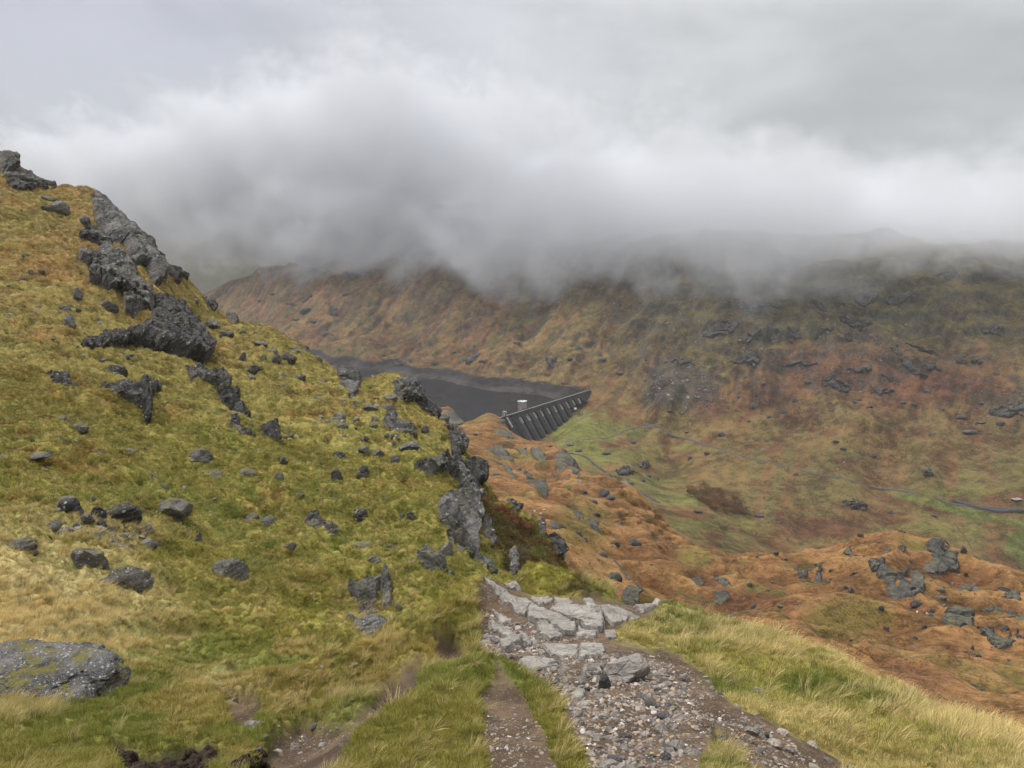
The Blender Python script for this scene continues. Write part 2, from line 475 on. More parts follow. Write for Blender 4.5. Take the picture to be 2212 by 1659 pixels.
def hN(x, y, want_mask=False):
    x = np.asarray(x, float); y = np.asarray(y, float)
    z0 = fN(x, y)
    px, py = project(x, y, z0)
    if np.min(y) < 11.0:
        mp, mt, mg, mk = near_masks(px, py, x, y)
    else:
        mp = mt = mg = mk = np.zeros_like(x)
    soil = np.clip(mp + mt + mg + mk, 0, 1)
    z = z0 + near_noise(x, y, soil)
    # worn hollows: soil lies a little lower than the turf beside it, peat hag is cut deeper
    if np.min(y) < 11.0: z = z + banks(x, y) * (y < 12)
    z = z - 0.035 * (mp + mt) - 0.15 * mg - 0.10 * mk + mk * 0.14 * fbm(x * 4, y * 4, seed=44)
    if want_mask: return z, px, py, mp, mt, mg, mk
    return z


def hS(x, y):
    z = fS(x, y); r = np.hypot(x, y)
    q = 1 - 0.6 * sstep(500, 850, r)
    z = z + (fbm(x / 60, y / 60, oct=3, seed=51) * 4.5 + (1 - 2 * np.abs(fbm(x / 30, y / 30, oct=3, seed=52))) * 5.2 - 2.2) * q - 1.6 * sstep(600, 900, r)
    z = z + fbm(x / 6, y / 6, oct=3, seed=53) * 0.8
    return z


DA = P(*atz(1060, 908.5, -337)); _db = P(*atz(1272, 843, -337)) - DA
DL = math.hypot(_db[0], _db[1]); DU = np.array([_db[0], _db[1]]) / DL; DD = np.array([_db[1], -_db[0]]) / DL


def gullies(x, y):
    return np.abs(fbm((x - 0.45 * y) / 60 + 0.7 * fbm(x / 200, y / 200, seed=62), y / 900, oct=3, seed=63))


def hV(x, y):
    z = fV(x, y)
    hill = sstep(-385, -330, z)
    wet = 1 - sstep(-362, -335, z) * 1.0
    basin = (y > 1400) & ((x - DA[0]) * DD[0] + (y - DA[1]) * DD[1] < 0) & (z < -334)
    z = z + fbm(x / 130, y / 130, oct=4, seed=61) * (6 + 26 * hill) * np.where(basin, 0.12, 1)
    # gullies run down the fall line of the far hillside (along y, roughly)
    z = z + (gullies(x, y) - 0.25) * 24 * hill * np.where(basin, 0.06, np.where(z < -345, 0.3, 1))
    z = z + (1 - 2 * np.abs(fbm(x / 34, y / 34, oct=3, seed=64))) * (1.6 + 4.5 * hill) * np.where(basin, 0.25, 1)
    z = z + (1 - 2 * np.abs(fbm(x / 13, y / 13, oct=3, seed=67))) * 2.2 * hill * np.where(basin, 0.2, 1)
    # rock steps high on the right part of the hillside
    st = sstep(100, 500, x) * sstep(-300, -210, z)
    q = z + 20 * fbm(x / 90, y / 90, oct=3, seed=65)
    z = z + st * 10 * (sstep(0.45, 0.75, (q / 38) % 1.0) - (q / 38) % 1.0)
    # ground lies low along both faces of the dam
    s = (x - DA[0]) * DU[0] + (y - DA[1]) * DU[1]; w = (x - DA[0]) * DD[0] + (y - DA[1]) * DD[1]
    tgt = np.interp(s / DL, [-0.4, 0, 0.3, 0.6, 0.85, 0.97, 1.03], [-400, -400, -394, -380, -362, -347, -338]) + 0.06 * np.maximum(w, 0)
    near = sstep(90, 45, w) * sstep(-60, -30, w) * sstep(1.05, 1.0, s / DL) * (s > -0.4 * DL)
    z = np.where(near > 0, np.minimum(z, z * (1 - near) + tgt * near), z)
    # the tops stay inside the cloud, except far to the right where they show above it
    cap = 15 + 60 * fbm(x / 200, y / 200, oct=3, seed=66)
    z = np.where(z > cap - 60, cap - 60 + 60 * np.tanh((z - cap + 60) / 90), z)
    return z


def fan(fn, pxs, Ys):
    """grid of columns (bearing) by rows (distance)"""
    u = (np.asarray(pxs, float) - CX) / FPX
    Y, U = np.meshgrid(np.asarray(Ys), u, indexing='ij')
    # bearing measured like the survey columns: x grows with distance along the sight line
    X = U * Y * 1.03
    return X, Y
# ------------------------------------------------------------------ land materials
def new_mat(name):
    m = bpy.data.materials.new(name); m.use_nodes = True
    t = m.node_tree
    for n in list(t.nodes): t.nodes.remove(n)
    N = NT(t)
    out = N.n('ShaderNodeOutputMaterial')
    b = N.n('ShaderNodeBsdfPrincipled')
    t.links.new(b.outputs[0], out.inputs['Surface'])
    b.inputs['Roughness'].default_value = 0.9
    b.inputs['Specular IOR Level'].default_value = 0.25
    return m, N, b, out


def land_material(name, scales, bump_d, bump_s, var=0.55, stretch=(1, 1, 1)):
    """vegetated ground: the plants' own colours come from 'col'; stems, tufts and gaps from fine noise"""
    m, N, b, out = new_mat(name)
    pos = N.n('ShaderNodeNewGeometry').outputs['Position']
    p = N.map(pos, scale=stretch)
    col = N.attr('col').outputs['Color']
    s1, s2, s3 = scales
    a1 = N.noise(p, s1, 5, 0.6); a2 = N.noise(p, s2, 5, 0.65, 0.3); a3 = N.noise(p, s3, 4, 0.7)
    v = N.add(N.add(N.mul(a1, 0.4), N.mul(a2, 0.4)), N.mul(a3, 0.4))
    k = N.ss(v, 0.46, 0.74, 1 - var, 1 + var)
    c = N.mix(1.0, col, N.comb(k, k, k), 'MULTIPLY')
    # some blades straw, some green
    c = N.mix(N.ss(a2, 0.50, 0.72, 0.0, 0.45), c, N.mix(1.0, col, (1.45, 1.3, 1.25), 'MULTIPLY'))
    c = N.mix(N.ss(N.noise(p, s2 * 0.45, 4, 0.6), 0.52, 0.7, 0.0, 0.5), c, N.mix(1.0, col, (0.62, 0.72, 0.62), 'MULTIPLY'))
    N.put(b.inputs['Base Color'], c)
    h = N.add(N.mul(a2, 0.6), N.mul(a3, 0.4))
    N.put(b.inputs['Normal'], N.bump(h, bump_s, bump_d))
    b.inputs['Specular IOR Level'].default_value = 0.12
    return m


def near_material():
    m, N, b, out = new_mat('turf_and_soil')
    pos = N.n('ShaderNodeNewGeometry').outputs['Position']
    col = N.attr('col').outputs['Color']
    mk = N.sep(N.attr('mask').outputs['Color'])
    soil, peat = mk[0], mk[1]
    a1 = N.noise(pos, 2.2, 5, 0.6); a2 = N.noise(pos, 14, 5, 0.65, 0.3); a3 = N.noise(pos, 70, 4, 0.7)
    v = N.add(N.add(N.mul(a1, 0.35), N.mul(a2, 0.45)), N.mul(a3, 0.4))
    k = N.ss(v, 0.46, 0.74, 0.5, 1.5)
    veg = N.mix(1.0, col, N.comb(k, k, k), 'MULTIPLY')
    veg = N.mix(N.ss(a2, 0.5, 0.7, 0, 0.5), veg, N.mix(1.0, col, (1.5, 1.35, 1.3), 'MULTIPLY'))
    # soil with grit: small angular chips of schist in brown earth
    vd = N.voro(pos, 62); vc = N.voro(pos, 62, out='Color'); vd2 = N.voro(pos, 150); vc2 = N.sep(N.voro(pos, 150, out='Color'))
    vcs = N.sep(vc)
    earth = N.mix(N.ss(a1, 0.35, 0.65), (0.080, 0.053, 0.032), (0.165, 0.115, 0.072))
    earth = N.mix(N.ss(a2, 0.4, 0.65, 0, 0.55), earth, (0.045, 0.031, 0.021))
    chip = N.mix(vcs[0], (0.15, 0.132, 0.112), (0.36, 0.325, 0.285))
    has = N.mul(N.math('GREATER_THAN', vcs[1], 0.68), N.ss(vd, 0.42, 0.30))
    has2 = N.mul(N.math('GREATER_THAN', vc2[1], 0.6), N.ss(vd2, 0.42, 0.30))
    grit = N.mix(N.mul(has2, 0.8), earth, N.mix(vc2[0], (0.11, 0.09, 0.07), (0.30, 0.25, 0.20)))
    grit = N.mix(N.mul(has, 0.85), grit, chip)
    wet = N.mix(N.ss(a2, 0.4, 0.6), (0.026, 0.019, 0.014), (0.062, 0.044, 0.031))
    sc = N.mix(peat, grit, wet)
    c = N.mix(soil, veg, sc)
    N.put(b.inputs['Base Color'], c)
    hs = N.add(N.add(N.mul(N.mul(has, N.sub(0.42, vd)), 1.2), N.mul(N.mul(has2, N.sub(0.42, vd2)), 0.5)), N.mul(a2, 0.5))
    hv = N.add(N.mul(a2, 0.6), N.mul(a3, 0.4))
    mm = N.n('ShaderNodeMix', data_type='FLOAT'); N.put(mm.inputs[0], soil); N.put(mm.inputs[2], hv); N.put(mm.inputs[3], hs)
    N.put(b.inputs['Normal'], N.bump(mm.outputs[0], 0.8, 0.035))
    N.put(b.inputs['Roughness'], N.ss(peat, 0, 1, 0.92, 0.7))
    b.inputs['Specular IOR Level'].default_value = 0.12
    return m


def mixc(a, b, t):
    return a * (1 - t[..., None]) + np.asarray(b, float) * t[..., None]


STRAW, OLIVE, GREEN, RUST, DARK, MOSS = (0.42,0.345,0.170), (0.172,0.159,0.036), (0.125,0.145,0.030), (0.20,0.105,0.030), (0.085,0.062,0.020), (0.205,0.190,0.038)


def near_colour(px, py, x, y):
    sh = x.shape
    c = np.broadcast_to(np.array(OLIVE), sh + (3,)).copy()
    r = np.hypot(x, y); sc = np.clip(r / 12, 0.25, 3)
    n1 = fbm(x / 3.2, y / 3.2, oct=4, seed=71); n2 = fbm(x / 0.9, y / 0.9, oct=4, seed=72); n3 = fbm(x / 9, y / 9, oct=3, seed=73); n4 = fbm(x / 1.6, y / 1.6, oct=4, seed=74)
    c = mixc(c, GREEN, sstep(0.02, 0.5, n1 + 0.25 * n2 + 0.26 * sstep(780, 1150, py) - 0.04) * 0.8)
    # upper slope is browner and drier
    up = sstep(1050, 640, py)
    c = mixc(c, (0.160, 0.113, 0.041), up * (0.55 + 0.45 * sstep(-0.4, 0.4, n3)))
    c = mixc(c, RUST, sstep(0.15, 0.55, n4 * 0.7 + n3 * 0.5 + 0.15 * up) * 0.6 * sstep(4, 14, r))
    c = mixc(c, (0.30, 0.215, 0.07), sstep(0.1, 0.5, n2 * 0.6 + 0.5 * n1) * 0.55)
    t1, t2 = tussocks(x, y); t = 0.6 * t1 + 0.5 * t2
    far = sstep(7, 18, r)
    # shade between tussocks painted in as dark mossy brown, tops bleached straw
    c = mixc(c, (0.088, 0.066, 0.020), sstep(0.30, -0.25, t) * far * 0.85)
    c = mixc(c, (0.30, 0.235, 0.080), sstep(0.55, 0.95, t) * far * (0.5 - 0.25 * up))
    # bleached grass at the lower left
    bl = sstep(520, 100, px) * sstep(1060, 1180, py) * sstep(1500, 1380, py)
    c = mixc(c, STRAW, np.clip(bl * (0.55 + 0.6 * n4) + 0.6 * sstep(60, 0, np.hypot((px - 470) / 2.2, py - 1470)), 0, 1))
    # bright moss mounds
    for (mx, my, rx, ry) in ((395, 1215, 110, 40), (960, 1330, 90, 60), (1190, 1240, 110, 30), (1000, 1290, 60, 40), (650, 1330, 60, 60)):
        d = np.hypot((px - mx) / rx, (py - my) / ry)
        c = mixc(c, MOSS, sstep(1.3, 0.5, d + 0.3 * n2) * 0.75)
    # heathery, shaded-side vegetation on the steep bank at the right end: dark heather and dead bracken
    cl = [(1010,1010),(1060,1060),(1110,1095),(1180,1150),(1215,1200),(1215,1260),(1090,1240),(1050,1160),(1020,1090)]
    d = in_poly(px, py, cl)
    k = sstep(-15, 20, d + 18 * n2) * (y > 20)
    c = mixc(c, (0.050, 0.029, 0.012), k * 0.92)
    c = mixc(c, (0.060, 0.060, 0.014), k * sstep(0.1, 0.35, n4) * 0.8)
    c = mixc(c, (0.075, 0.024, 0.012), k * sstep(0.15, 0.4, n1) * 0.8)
    c = c * (1 + 0.14 * far)[..., None]
    fl = in_poly(px, py, [(1228,1258),(1250,1252),(1280,1272),(1302,1286),(1302,1310),(1275,1302),(1245,1284),(1198,1280),(1195,1270)])
    c = mixc(c, (0.060, 0.048, 0.017), sstep(-3, 5, fl + 3 * n2) * (y < 13) * 0.9)
    # right-hand turf: greener, straw along its outer edge
    rt = (px > 1330) & (y < 12)
    c = np.where(rt[..., None], mixc(mixc(np.broadcast_to(np.array((0.25, 0.23, 0.065)), sh + (3,)), GREEN, sstep(0, 0.4, n2)), STRAW, sstep(-0.1, 0.4, n4) * 0.45), c)
    return c


def build_near():
    mat = near_material()
    pxs = np.linspace(-260, 2520, 760); Ys = np.exp(np.linspace(math.log(1.2), math.log(19.0), 470))
    X, Y = fan(None, pxs, Ys)
    z, px, py, mp, mt, mg, mk = hN(X, Y, True)
    soil = np.clip(mp + mt + mg + mk, 0, 1)
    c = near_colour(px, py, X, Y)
    me = mesh_np('near_ground', np.c_[X.ravel(), Y.ravel(), z.ravel()], grid_faces(*X.shape), mat, True,
                 {'col': c.reshape(-1, 3), 'mask': np.c_[soil.ravel(), np.clip(mk + 0.5 * mg * sstep(0, .4, fbm(X * 2, Y * 2, seed=91)), 0, 1).ravel(), mp.ravel()]})
    o = obj('ground', me); tag(o, kind='structure')
    mat2 = land_material('hillside_grass', (0.25, 1.1, 5.0), 0.5, 1.0, 0.62)
    pxs = np.linspace(-260, 1330, 640); Ys = np.exp(np.linspace(math.log(18.5), math.log(260.0), 520))
    X, Y = fan(None, pxs, Ys)
    z = hN(X, Y); px, py = project(X, Y, z)
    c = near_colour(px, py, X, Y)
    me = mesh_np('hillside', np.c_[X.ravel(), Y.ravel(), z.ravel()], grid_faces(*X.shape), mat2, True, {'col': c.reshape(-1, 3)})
    o = obj('hillside', me); tag(o, kind='structure')


def build_spur():
    mat = land_material('moor_grass', (0.05, 0.35, 1.6), 1.0, 1.0, 0.66)
    pxs = np.linspace(840, 2560, 560); Ys = np.exp(np.linspace(math.log(70), math.log(1100.0), 460))
    X, Y = fan(None, pxs, Ys); z = hS(X, Y); px, py = project(X, Y, z)
    n1 = fbm(X / 40, Y / 40, oct=4, seed=81); n2 = fbm(X / 12, Y / 12, oct=4, seed=82); n3 = fbm(X / 5, Y / 5, oct=3, seed=83)
    c = np.broadcast_to(np.array((0.178, 0.092, 0.038)), X.shape + (3,)).copy()
    c = mixc(c, (0.185, 0.115, 0.038), sstep(0.0, 0.5, n1 + 0.3 * n2) * 0.8)
    c = mixc(c, (0.085, 0.038, 0.016), sstep(0.0, 0.45, n2 - 0.3 * n1) * 0.75)
    c = mixc(c, (0.075, 0.036, 0.015), sstep(0.12, 0.5, n3) * 0.6)
    c = mixc(c, (0.115, 0.100, 0.030), sstep(0.18, 0.5, n2 * 0.7 - n1 * 0.6) * 0.8)
    c = mixc(c, (0.285, 0.155, 0.062), sstep(0.1, 0.45, n3 * 0.6 + n1 * 0.4) * 0.55)
    rdg = 1 - 2 * np.abs(fbm(X / 30, Y / 30, oct=3, seed=52))  # fold shading put into the vegetation colour: dark hollows, lighter crests
    c = mixc(c, (0.085, 0.036, 0.015), sstep(0.35, -0.2, rdg) * 0.6)
    c = mixc(c, (0.29, 0.165, 0.065), sstep(0.55, 0.95, rdg) * 0.55)
    # greener hollow in front of the crag on the knoll, green flush near the stream
    for (mx, my, rx, ry) in ((1840, 1330, 90, 40), (1500, 1205, 40, 26), (1260, 1130, 60, 50), (1250, 1260, 40, 40), (1120, 985, 60, 14), (1010, 905, 60, 9)):
        d = np.hypot((px - mx) / rx, (py - my) / ry)
        c = mixc(c, (0.125, 0.105, 0.030), sstep(1.4, 0.5, d + 0.5 * n2) * 0.7)
    # dark red heather patch
    for (mx, my, rx, ry) in ((1020, 1060, 40, 40), (1980, 1460, 90, 30), (1600, 1290, 120, 20)):
        d = np.hypot((px - mx) / rx, (py - my) / ry)
        c = mixc(c, (0.10, 0.045, 0.024), sstep(1.3, 0.5, d + 0.5 * n2) * 0.6)
    me = mesh_np('moor', np.c_[X.ravel(), Y.ravel(), z.ravel()], grid_faces(*X.shape), mat, True, {'col': c.reshape(-1, 3)})
    o = obj('moor_slope', me); tag(o, kind='structure')


def build_valley():
    mat = land_material('far_hill_grass', (0.012, 0.06, 0.28), 9.0, 1.0, 0.62)
    pxs = np.linspace(300, 2560, 720); Ys = np.exp(np.linspace(math.log(690), math.log(4200.0), 520))
    X, Y = fan(None, pxs, Ys); z = hV(X, Y); px, py = project(X, Y, z)
    n1 = fbm(X / 160, Y / 160, oct=4, seed=91); n2 = fbm(X / 45, Y / 45, oct=4, seed=92); n3 = fbm(X / 15, Y / 15, oct=3, seed=93)
    fall = fbm((X - 0.45 * Y) / 26 + fbm(X / 90, Y / 90, seed=96), Y / 320, oct=4, seed=94)
    fall2 = fbm((X - 0.45 * Y) / 60, Y / 500, oct=3, seed=95)
    hill = sstep(-392, -345, z)
    c = np.broadcast_to(np.array((0.160, 0.112, 0.043)), X.shape + (3,)).copy()
    # bracken, running down the slope in tongues
    br = sstep(-0.12, 0.30, fall * 0.8 + n1 * 0.6 + 0.1)
    c = mixc(c, (0.165, 0.088, 0.039), br * (0.5 + 0.35 * hill))
    c = mixc(c, (0.122, 0.106, 0.038), sstep(0.05, 0.4, n1 * 0.5 - fall * 0.6 + 0.06) * 0.7)
    c = mixc(c, (0.070, 0.050, 0.022), sstep(0.15, 0.5, n3 + 0.3 * n2) * 0.5)
    c = mixc(c, (0.24, 0.122, 0.052), sstep(0.15, 0.45, fall2 + n2 * 0.5) * 0.7 * sstep(1500, 1000, px))
    c = mixc(c, (0.115, 0.046, 0.025), sstep(0.12, 0.4, n2 + 0.2 * fall) * 0.6)
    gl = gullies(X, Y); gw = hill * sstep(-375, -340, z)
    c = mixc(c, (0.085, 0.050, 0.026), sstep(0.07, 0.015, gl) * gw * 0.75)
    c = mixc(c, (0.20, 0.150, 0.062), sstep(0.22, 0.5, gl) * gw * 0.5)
    # higher up the grass is dull green
    c = mixc(c, (0.088, 0.078, 0.030), sstep(820, 690, py) * sstep(1200, 1500, px) * (0.5 + 0.5 * sstep(-0.3, 0.3, n2)))
    # fans of dark red dead bracken
    for (mx, my, rx, ry) in ((1770, 790, 150, 55), (1660, 860, 60, 40), (1960, 830, 150, 60), (1530, 870, 40, 40), (1800, 1140, 130, 26), (2080, 830, 90, 40)):
        d = np.hypot((px - mx) / rx, (py - my) / ry)
        c = mixc(c, (0.125, 0.052, 0.030), sstep(1.3, 0.4, d + 0.55 * n2 + 0.3 * fall) * 0.75)
    # pasture beside the dam and along the road
    for (mx, my, rx, ry, a) in ((1270, 925, 115, 38, 1), (1230, 960, 90, 34, .9), (1340, 930, 60, 20, .7), (1350, 985, 110, 18, .7), (1480, 968, 70, 9, 1), (1470, 1075, 70, 16, .9), (1400, 1040, 80, 20, .6), (1560, 1130, 120, 20, .5), (1980, 1150, 130, 28, .55), (2060, 1065, 150, 14, .5)):
        d = np.hypot((px - mx) / rx, (py - my) / ry)
        c = mixc(c, (0.142, 0.145, 0.040), sstep(1.25, 0.55, d + 0.6 * n2) * a * 0.9)
    # mown verge of the road embankment
    emb = in_poly(px, py, [(1920,1062),(2010,1078),(2110,1100),(2212,1128),(2300,1150),(2300,1165),(2170,1128),(2090,1118),(2000,1090),(1930,1074)])
    c = mixc(c, (0.122, 0.142, 0.038), sstep(-3, 4, emb + 2 * n3) * 0.95)
    green = in_poly(px, py, [(2212,1140),(2180,1150),(2165,1185),(2212,1225),(2400,1280),(2400,1140)])
    c = mixc(c, (0.13, 0.155, 0.045), sstep(-4, 6, green + 4 * n3) * 0.8)
    # scree below the crags
    scree = in_poly(px, py, [(1400,790),(1470,775),(1540,800),(1570,850),(1530,890),(1450,880),(1385,870)])
    k = sstep(-14, 18, scree + 26 * n3 + 18 * n2)
    c = mixc(c, (0.062, 0.055, 0.046), k * 0.75)
    # bare shore of the drawn-down reservoir
    sh = sstep(-336, -339.5, z + 3 * n3 + 1.5 * n2) * sstep(6, -6, (X - DA[0]) * DD[0] + (Y - DA[1]) * DD[1]) * (py < 930)
    c = mixc(c, mixc(np.broadcast_to(np.array((0.060, 0.052, 0.048)), X.shape + (3,)), (0.032, 0.029, 0.030), sstep(-352, -344, z + 5 * n3)), sh)
    # rock where the hillside is steep
    gy = np.gradient(z, axis=0) / np.gradient(Y, axis=0); gx = np.gradient(z, axis=1) / np.gradient(X, axis=1)
    sl = np.hypot(gx, gy)
    # broken rock among the grass of the upper hillside
    zone = sstep(1.25, 0.5, np.hypot((px - 1760) / 380, (py - 690) / 110) + 0.3 * n1)
    zone = np.maximum(zone, 0.75 * sstep(1.2, 0.5, np.hypot((px - 1480) / 130, (py - 760) / 90)))
    zone = np.maximum(zone, 0.35 * hill)
    rn = fbm(X / 11, Y / 30 + z / 9, oct=4, seed=97) + 0.55 * fbm(X / 45, Y / 45, oct=3, seed=98)
    brk = sstep(0.62 - 0.62 * zone, 0.80 - 0.62 * zone, rn) * sstep(-375, -330, z) * (1 - sh)
    c = mixc(c, mixc(np.broadcast_to(np.array((0.045, 0.039, 0.032)), X.shape + (3,)), (0.100, 0.088, 0.070), sstep(0.1, 0.5, n3 + fbm(X / 6, z / 5, oct=2, seed=100))), brk * 0.6)
    rk = sstep(0.78, 1.12, sl + 0.25 * n3) * hill * sstep(-350, -300, z) * sstep(3200, 2600, Y)
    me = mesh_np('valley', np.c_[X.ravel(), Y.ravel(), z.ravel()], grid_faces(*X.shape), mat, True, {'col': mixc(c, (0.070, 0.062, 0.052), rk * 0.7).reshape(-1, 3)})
    o = obj('valley_and_hills', me); tag(o, kind='structure')
    return


def build_water():
    m, N, b, out = new_mat('reservoir_water')
    pos = N.n('ShaderNodeNewGeometry').outputs['Position']
    b.inputs['Base Color'].default_value = (0.012, 0.012, 0.014, 1)
    b.inputs['Specular IOR Level'].default_value = 0.22
    b.inputs['IOR'].default_value = 1.33
    pat = N.noise(N.map(pos, scale=(0.004, 0.0016, 0.004)), 1.0, 4, 0.5)
    N.put(b.inputs['Roughness'], N.ss(pat, 0.4, 0.62, 0.06, 0.42))
    w = N.noise(N.map(pos, scale=(1, 0.45, 1)), 0.22, 5, 0.6)
    N.put(b.inputs['Normal'], N.bump(w, 0.8, 1.6))
    # open water as far as the dam
    V = [(-1500, 1380, -355), (-60, 1380, -355), (-60, 1446, -355), (232, 1737, -355), (300, 1900, -355), (-200, 2600, -355), (-1500, 3000, -355)]
    me = bpy.data.meshes.new('reservoir'); me.from_pydata(V, [], [list(range(len(V)))]); me.materials.append(m)
    o = obj('reservoir_water', me); tag(o, kind='structure')


def build_far():
    mat = land_material('distant_hill', (0.004, 0.02, 0.09), 6.0, 0.4, 0.3)
    xs = np.linspace(-4200, 600, 130); ys = np.linspace(5200, 7600, 40)
    X, Y = np.meshgrid(xs, ys)
    h = -420 + 560 * np.exp(-((X + 2900) / 900) ** 2) * sstep(5200, 6600, Y) + 420 * np.exp(-((X + 1700) / 700) ** 2) * sstep(5200, 6300, Y) + 60 * fbm(X / 300, Y / 300, oct=4, seed=99)
    c = np.broadcast_to(np.array((0.07, 0.065, 0.035)), X.shape + (3,))
    me = mesh_np('distant_hill', np.c_[X.ravel(), Y.ravel(), h.ravel()], grid_faces(*X.shape), mat, True, {'col': c.reshape(-1, 3)})
    o = obj('distant_hill', me); tag(o, kind='structure')
    # lowland under everything, out to the horizon
    m2 = land_material('lowland', (0.002, 0.01, 0.04), 3.0, 0.4, 0.3)
    xs = np.linspace(-16000, 16000, 33)
    X, Y = np.meshgrid(xs, xs); Z = np.full(X.shape, -560.0)
    me = mesh_np('lowland', np.c_[X.ravel(), Y.ravel(), Z.ravel()], grid_faces(*X.shape), m2, True, {'col': np.broadcast_to(np.array((0.14, 0.11, 0.04)), (X.size, 3))})
    o = obj('terrain', me); tag(o, kind='structure')


build_near(); build_spur(); build_valley(); build_water(); build_far()


# ------------------------------------------------------------------ air
def box_mesh(name, a, b):
    (x0, y0, z0), (x1, y1, z1) = a, b
    V = [(x0,y0,z0),(x1,y0,z0),(x1,y1,z0),(x0,y1,z0),(x0,y0,z1),(x1,y0,z1),(x1,y1,z1),(x0,y1,z1)]
    F = [(0,3,2,1),(4,5,6,7),(0,1,5,4),(1,2,6,5),(2,3,7,6),(3,0,4,7)]
    me = bpy.data.meshes.new(name); me.from_pydata(V, [], F); return me


def build_air():
    m = bpy.data.materials.new('haze'); m.use_nodes = True; t = m.node_tree
    for n in list(t.nodes): t.nodes.remove(n)
    N = NT(t); out = N.n('ShaderNodeOutputMaterial'); v = N.n('ShaderNodeVolumePrincipled')
    v.inputs['Color'].default_value = (0.90, 0.95, 1.0, 1); v.inputs['Density'].default_value = HAZE_D
    v.inputs['Anisotropy'].default_value = 0.2
    t.links.new(v.outputs[0], out.inputs['Volume'])
    me = box_mesh('haze', (-17000, -17000, -561), (17000, 17000, 1350)); me.materials.append(m)
    o = obj('haze', me); tag(o, kind='stuff')
    # the cloud bank clinging to the far hillside
    m = bpy.data.materials.new('cloud'); m.use_nodes = True; t = m.node_tree
    for n in list(t.nodes): t.nodes.remove(n)
    N = NT(t); out = N.n('ShaderNodeOutputMaterial'); v = N.n('ShaderNodeVolumePrincipled')
    v.inputs['Color'].default_value = (0.88, 0.895, 0.92, 1); v.inputs['Anisotropy'].default_value = -0.15
    pos = N.n('ShaderNodeNewGeometry').outputs['Position']
    x, y, z = N.sepx(pos)
    big = N.noise(N.map(pos, loc=(0.3, 0.1, 0.7), scale=(1 / 480, 1 / 480, 1 / 330)), 1.0, 4, 0.55, 0.6)
    fine = N.noise(N.map(pos, scale=(1 / 150, 1 / 150, 1 / 120)), 1.0, 6, 0.66, 0.5)
    yh = N.math('MULTIPLY_ADD', N.math('MAXIMUM', N.sub(600.0, x), 0.0), 0.8, 1785.0)
    zb = N.add(N.add(N.ss(x, 620, 980, CLOUD_BASE, CLOUD_BASE + 45), N.ss(x, 0, -900, 0, 45)), 0.0)
    front = N.mul(N.add(N.mul(N.sub(z, zb), 0.15), N.sub(y, yh)), 0.9)
    rp = N.n('ShaderNodeValToRGB'); rp.color_ramp.interpolation = 'CARDINAL'
    prof = []
    for px_, py_ in ((0, 280), (200, 265), (330, 240), (430, 190), (520, 150), (640, 120), (800, 105), (930, 115), (1030, 150), (1130, 200), (1260, 245), (1330, 280), (1420, 262), (1560, 245), (1690, 265), (1770, 325), (1830, 310), (1920, 345), (2080, 380), (2212, 350), (2400, 330)):
        u_, t_ = ray(px_, py_); Y_ = 2400.0
        for _ in range(8): Y_ = 0.5 * Y_ + 0.5 * (1785 + max(600 - float(u_) * Y_, 0) * 0.8)
        prof.append((float(u_) * Y_, float(t_) * Y_ + 40))
    XA, XB = prof[0][0], prof[-1][0]
    els = rp.color_ramp.elements
    while len(els) < len(prof): els.new(0.5)
    for e_, (xx, zz) in zip(els, prof): e_.position = (xx - XA) / (XB - XA); e_.color = (zz / 1200,) * 3 + (1,)
    N.put(rp.inputs[0], N.math('MULTIPLY_ADD', x, 1 / (XB - XA), -XA / (XB - XA)))
    ztop = N.mul(N.sep(rp.outputs[0])[0], 1200.0)
    top = N.mul(N.sub(ztop, z), 0.55)
    base = N.mul(N.sub(z, N.sub(zb, 30.0)), 0.9)
    d = N.math('MINIMUM', N.math('MINIMUM', front, top), base)
    d = N.add(d, N.add(N.mul(N.sub(big, 0.5), 380.0), N.mul(N.sub(fine, 0.5), 330.0)))
    den = N.mul(N.ss(d, 0.0, 130.0), CLOUD_D)
    N.put(v.inputs['Density'], den)
    t.links.new(v.outputs[0], out.inputs['Volume'])
    me = box_mesh('cloud', (-5200, 1250, -300), (3400, 4600, 1300)); me.materials.append(m)
    o = obj('cloud', me); tag(o, kind='stuff')


HAZE_D, CLOUD_D, CLOUD_BASE = 0.00004, 0.0080, -138.0
build_air()
# ------------------------------------------------------------------ rock
VIEWS = {  # close-ups used while surveying: origin and scale into the 2212 px picture
 '0': (0, 0, 1), '1': (0, 274.3, .3472), '2': (658.3, 713.2, .3472), '3': (0, 822.9, .3472), '4': (987.5, 795.5, .1488), '5': (1426.4, 548.6, .3551),
 '6': (1316.7, 1042.4, .4047), '7': (658.3, 1207, .3472), '8': (0, 1261.8, .3224), 'B': (1591, 1124.7, .2811), 'A': (987.5, 1234.4, .2232),
 'C': (823, 877.8, .2315), 'D': (384, 1261.8, .1984)}


def Q(v, pts):
    ox, oy, s = VIEWS[v]
    return [(ox + s * p[0], oy + s * p[1]) for p in pts]


SURF = {'N': (fN, hN, 2.0, 170), 'S': (fS, hS, 100, 1000), 'V': (fV, hV, 700, 3500)}


def hit(sf, px, py):
    """where the sight line through a survey pixel first meets a land surface"""
    f, h, a, b = SURF[sf]
    Y = np.exp(np.linspace(math.log(a), math.log(b), 420))
    u, t = ray(px, py)
    d = t * Y - f(u * Y, Y)
    k = np.where((d[:-1] >= 0) & (d[1:] < 0))[0]
    if len(k) == 0:
        y = Y[np.argmin(np.abs(d / Y))]
    else:
        i = k[0]; w = d[i] / (d[i] - d[i + 1]); y = Y[i] * (1 - w) + Y[i + 1] * w
    return np.array([u * y, y, float(f(np.array([u * y]), np.array([y]))[0])])


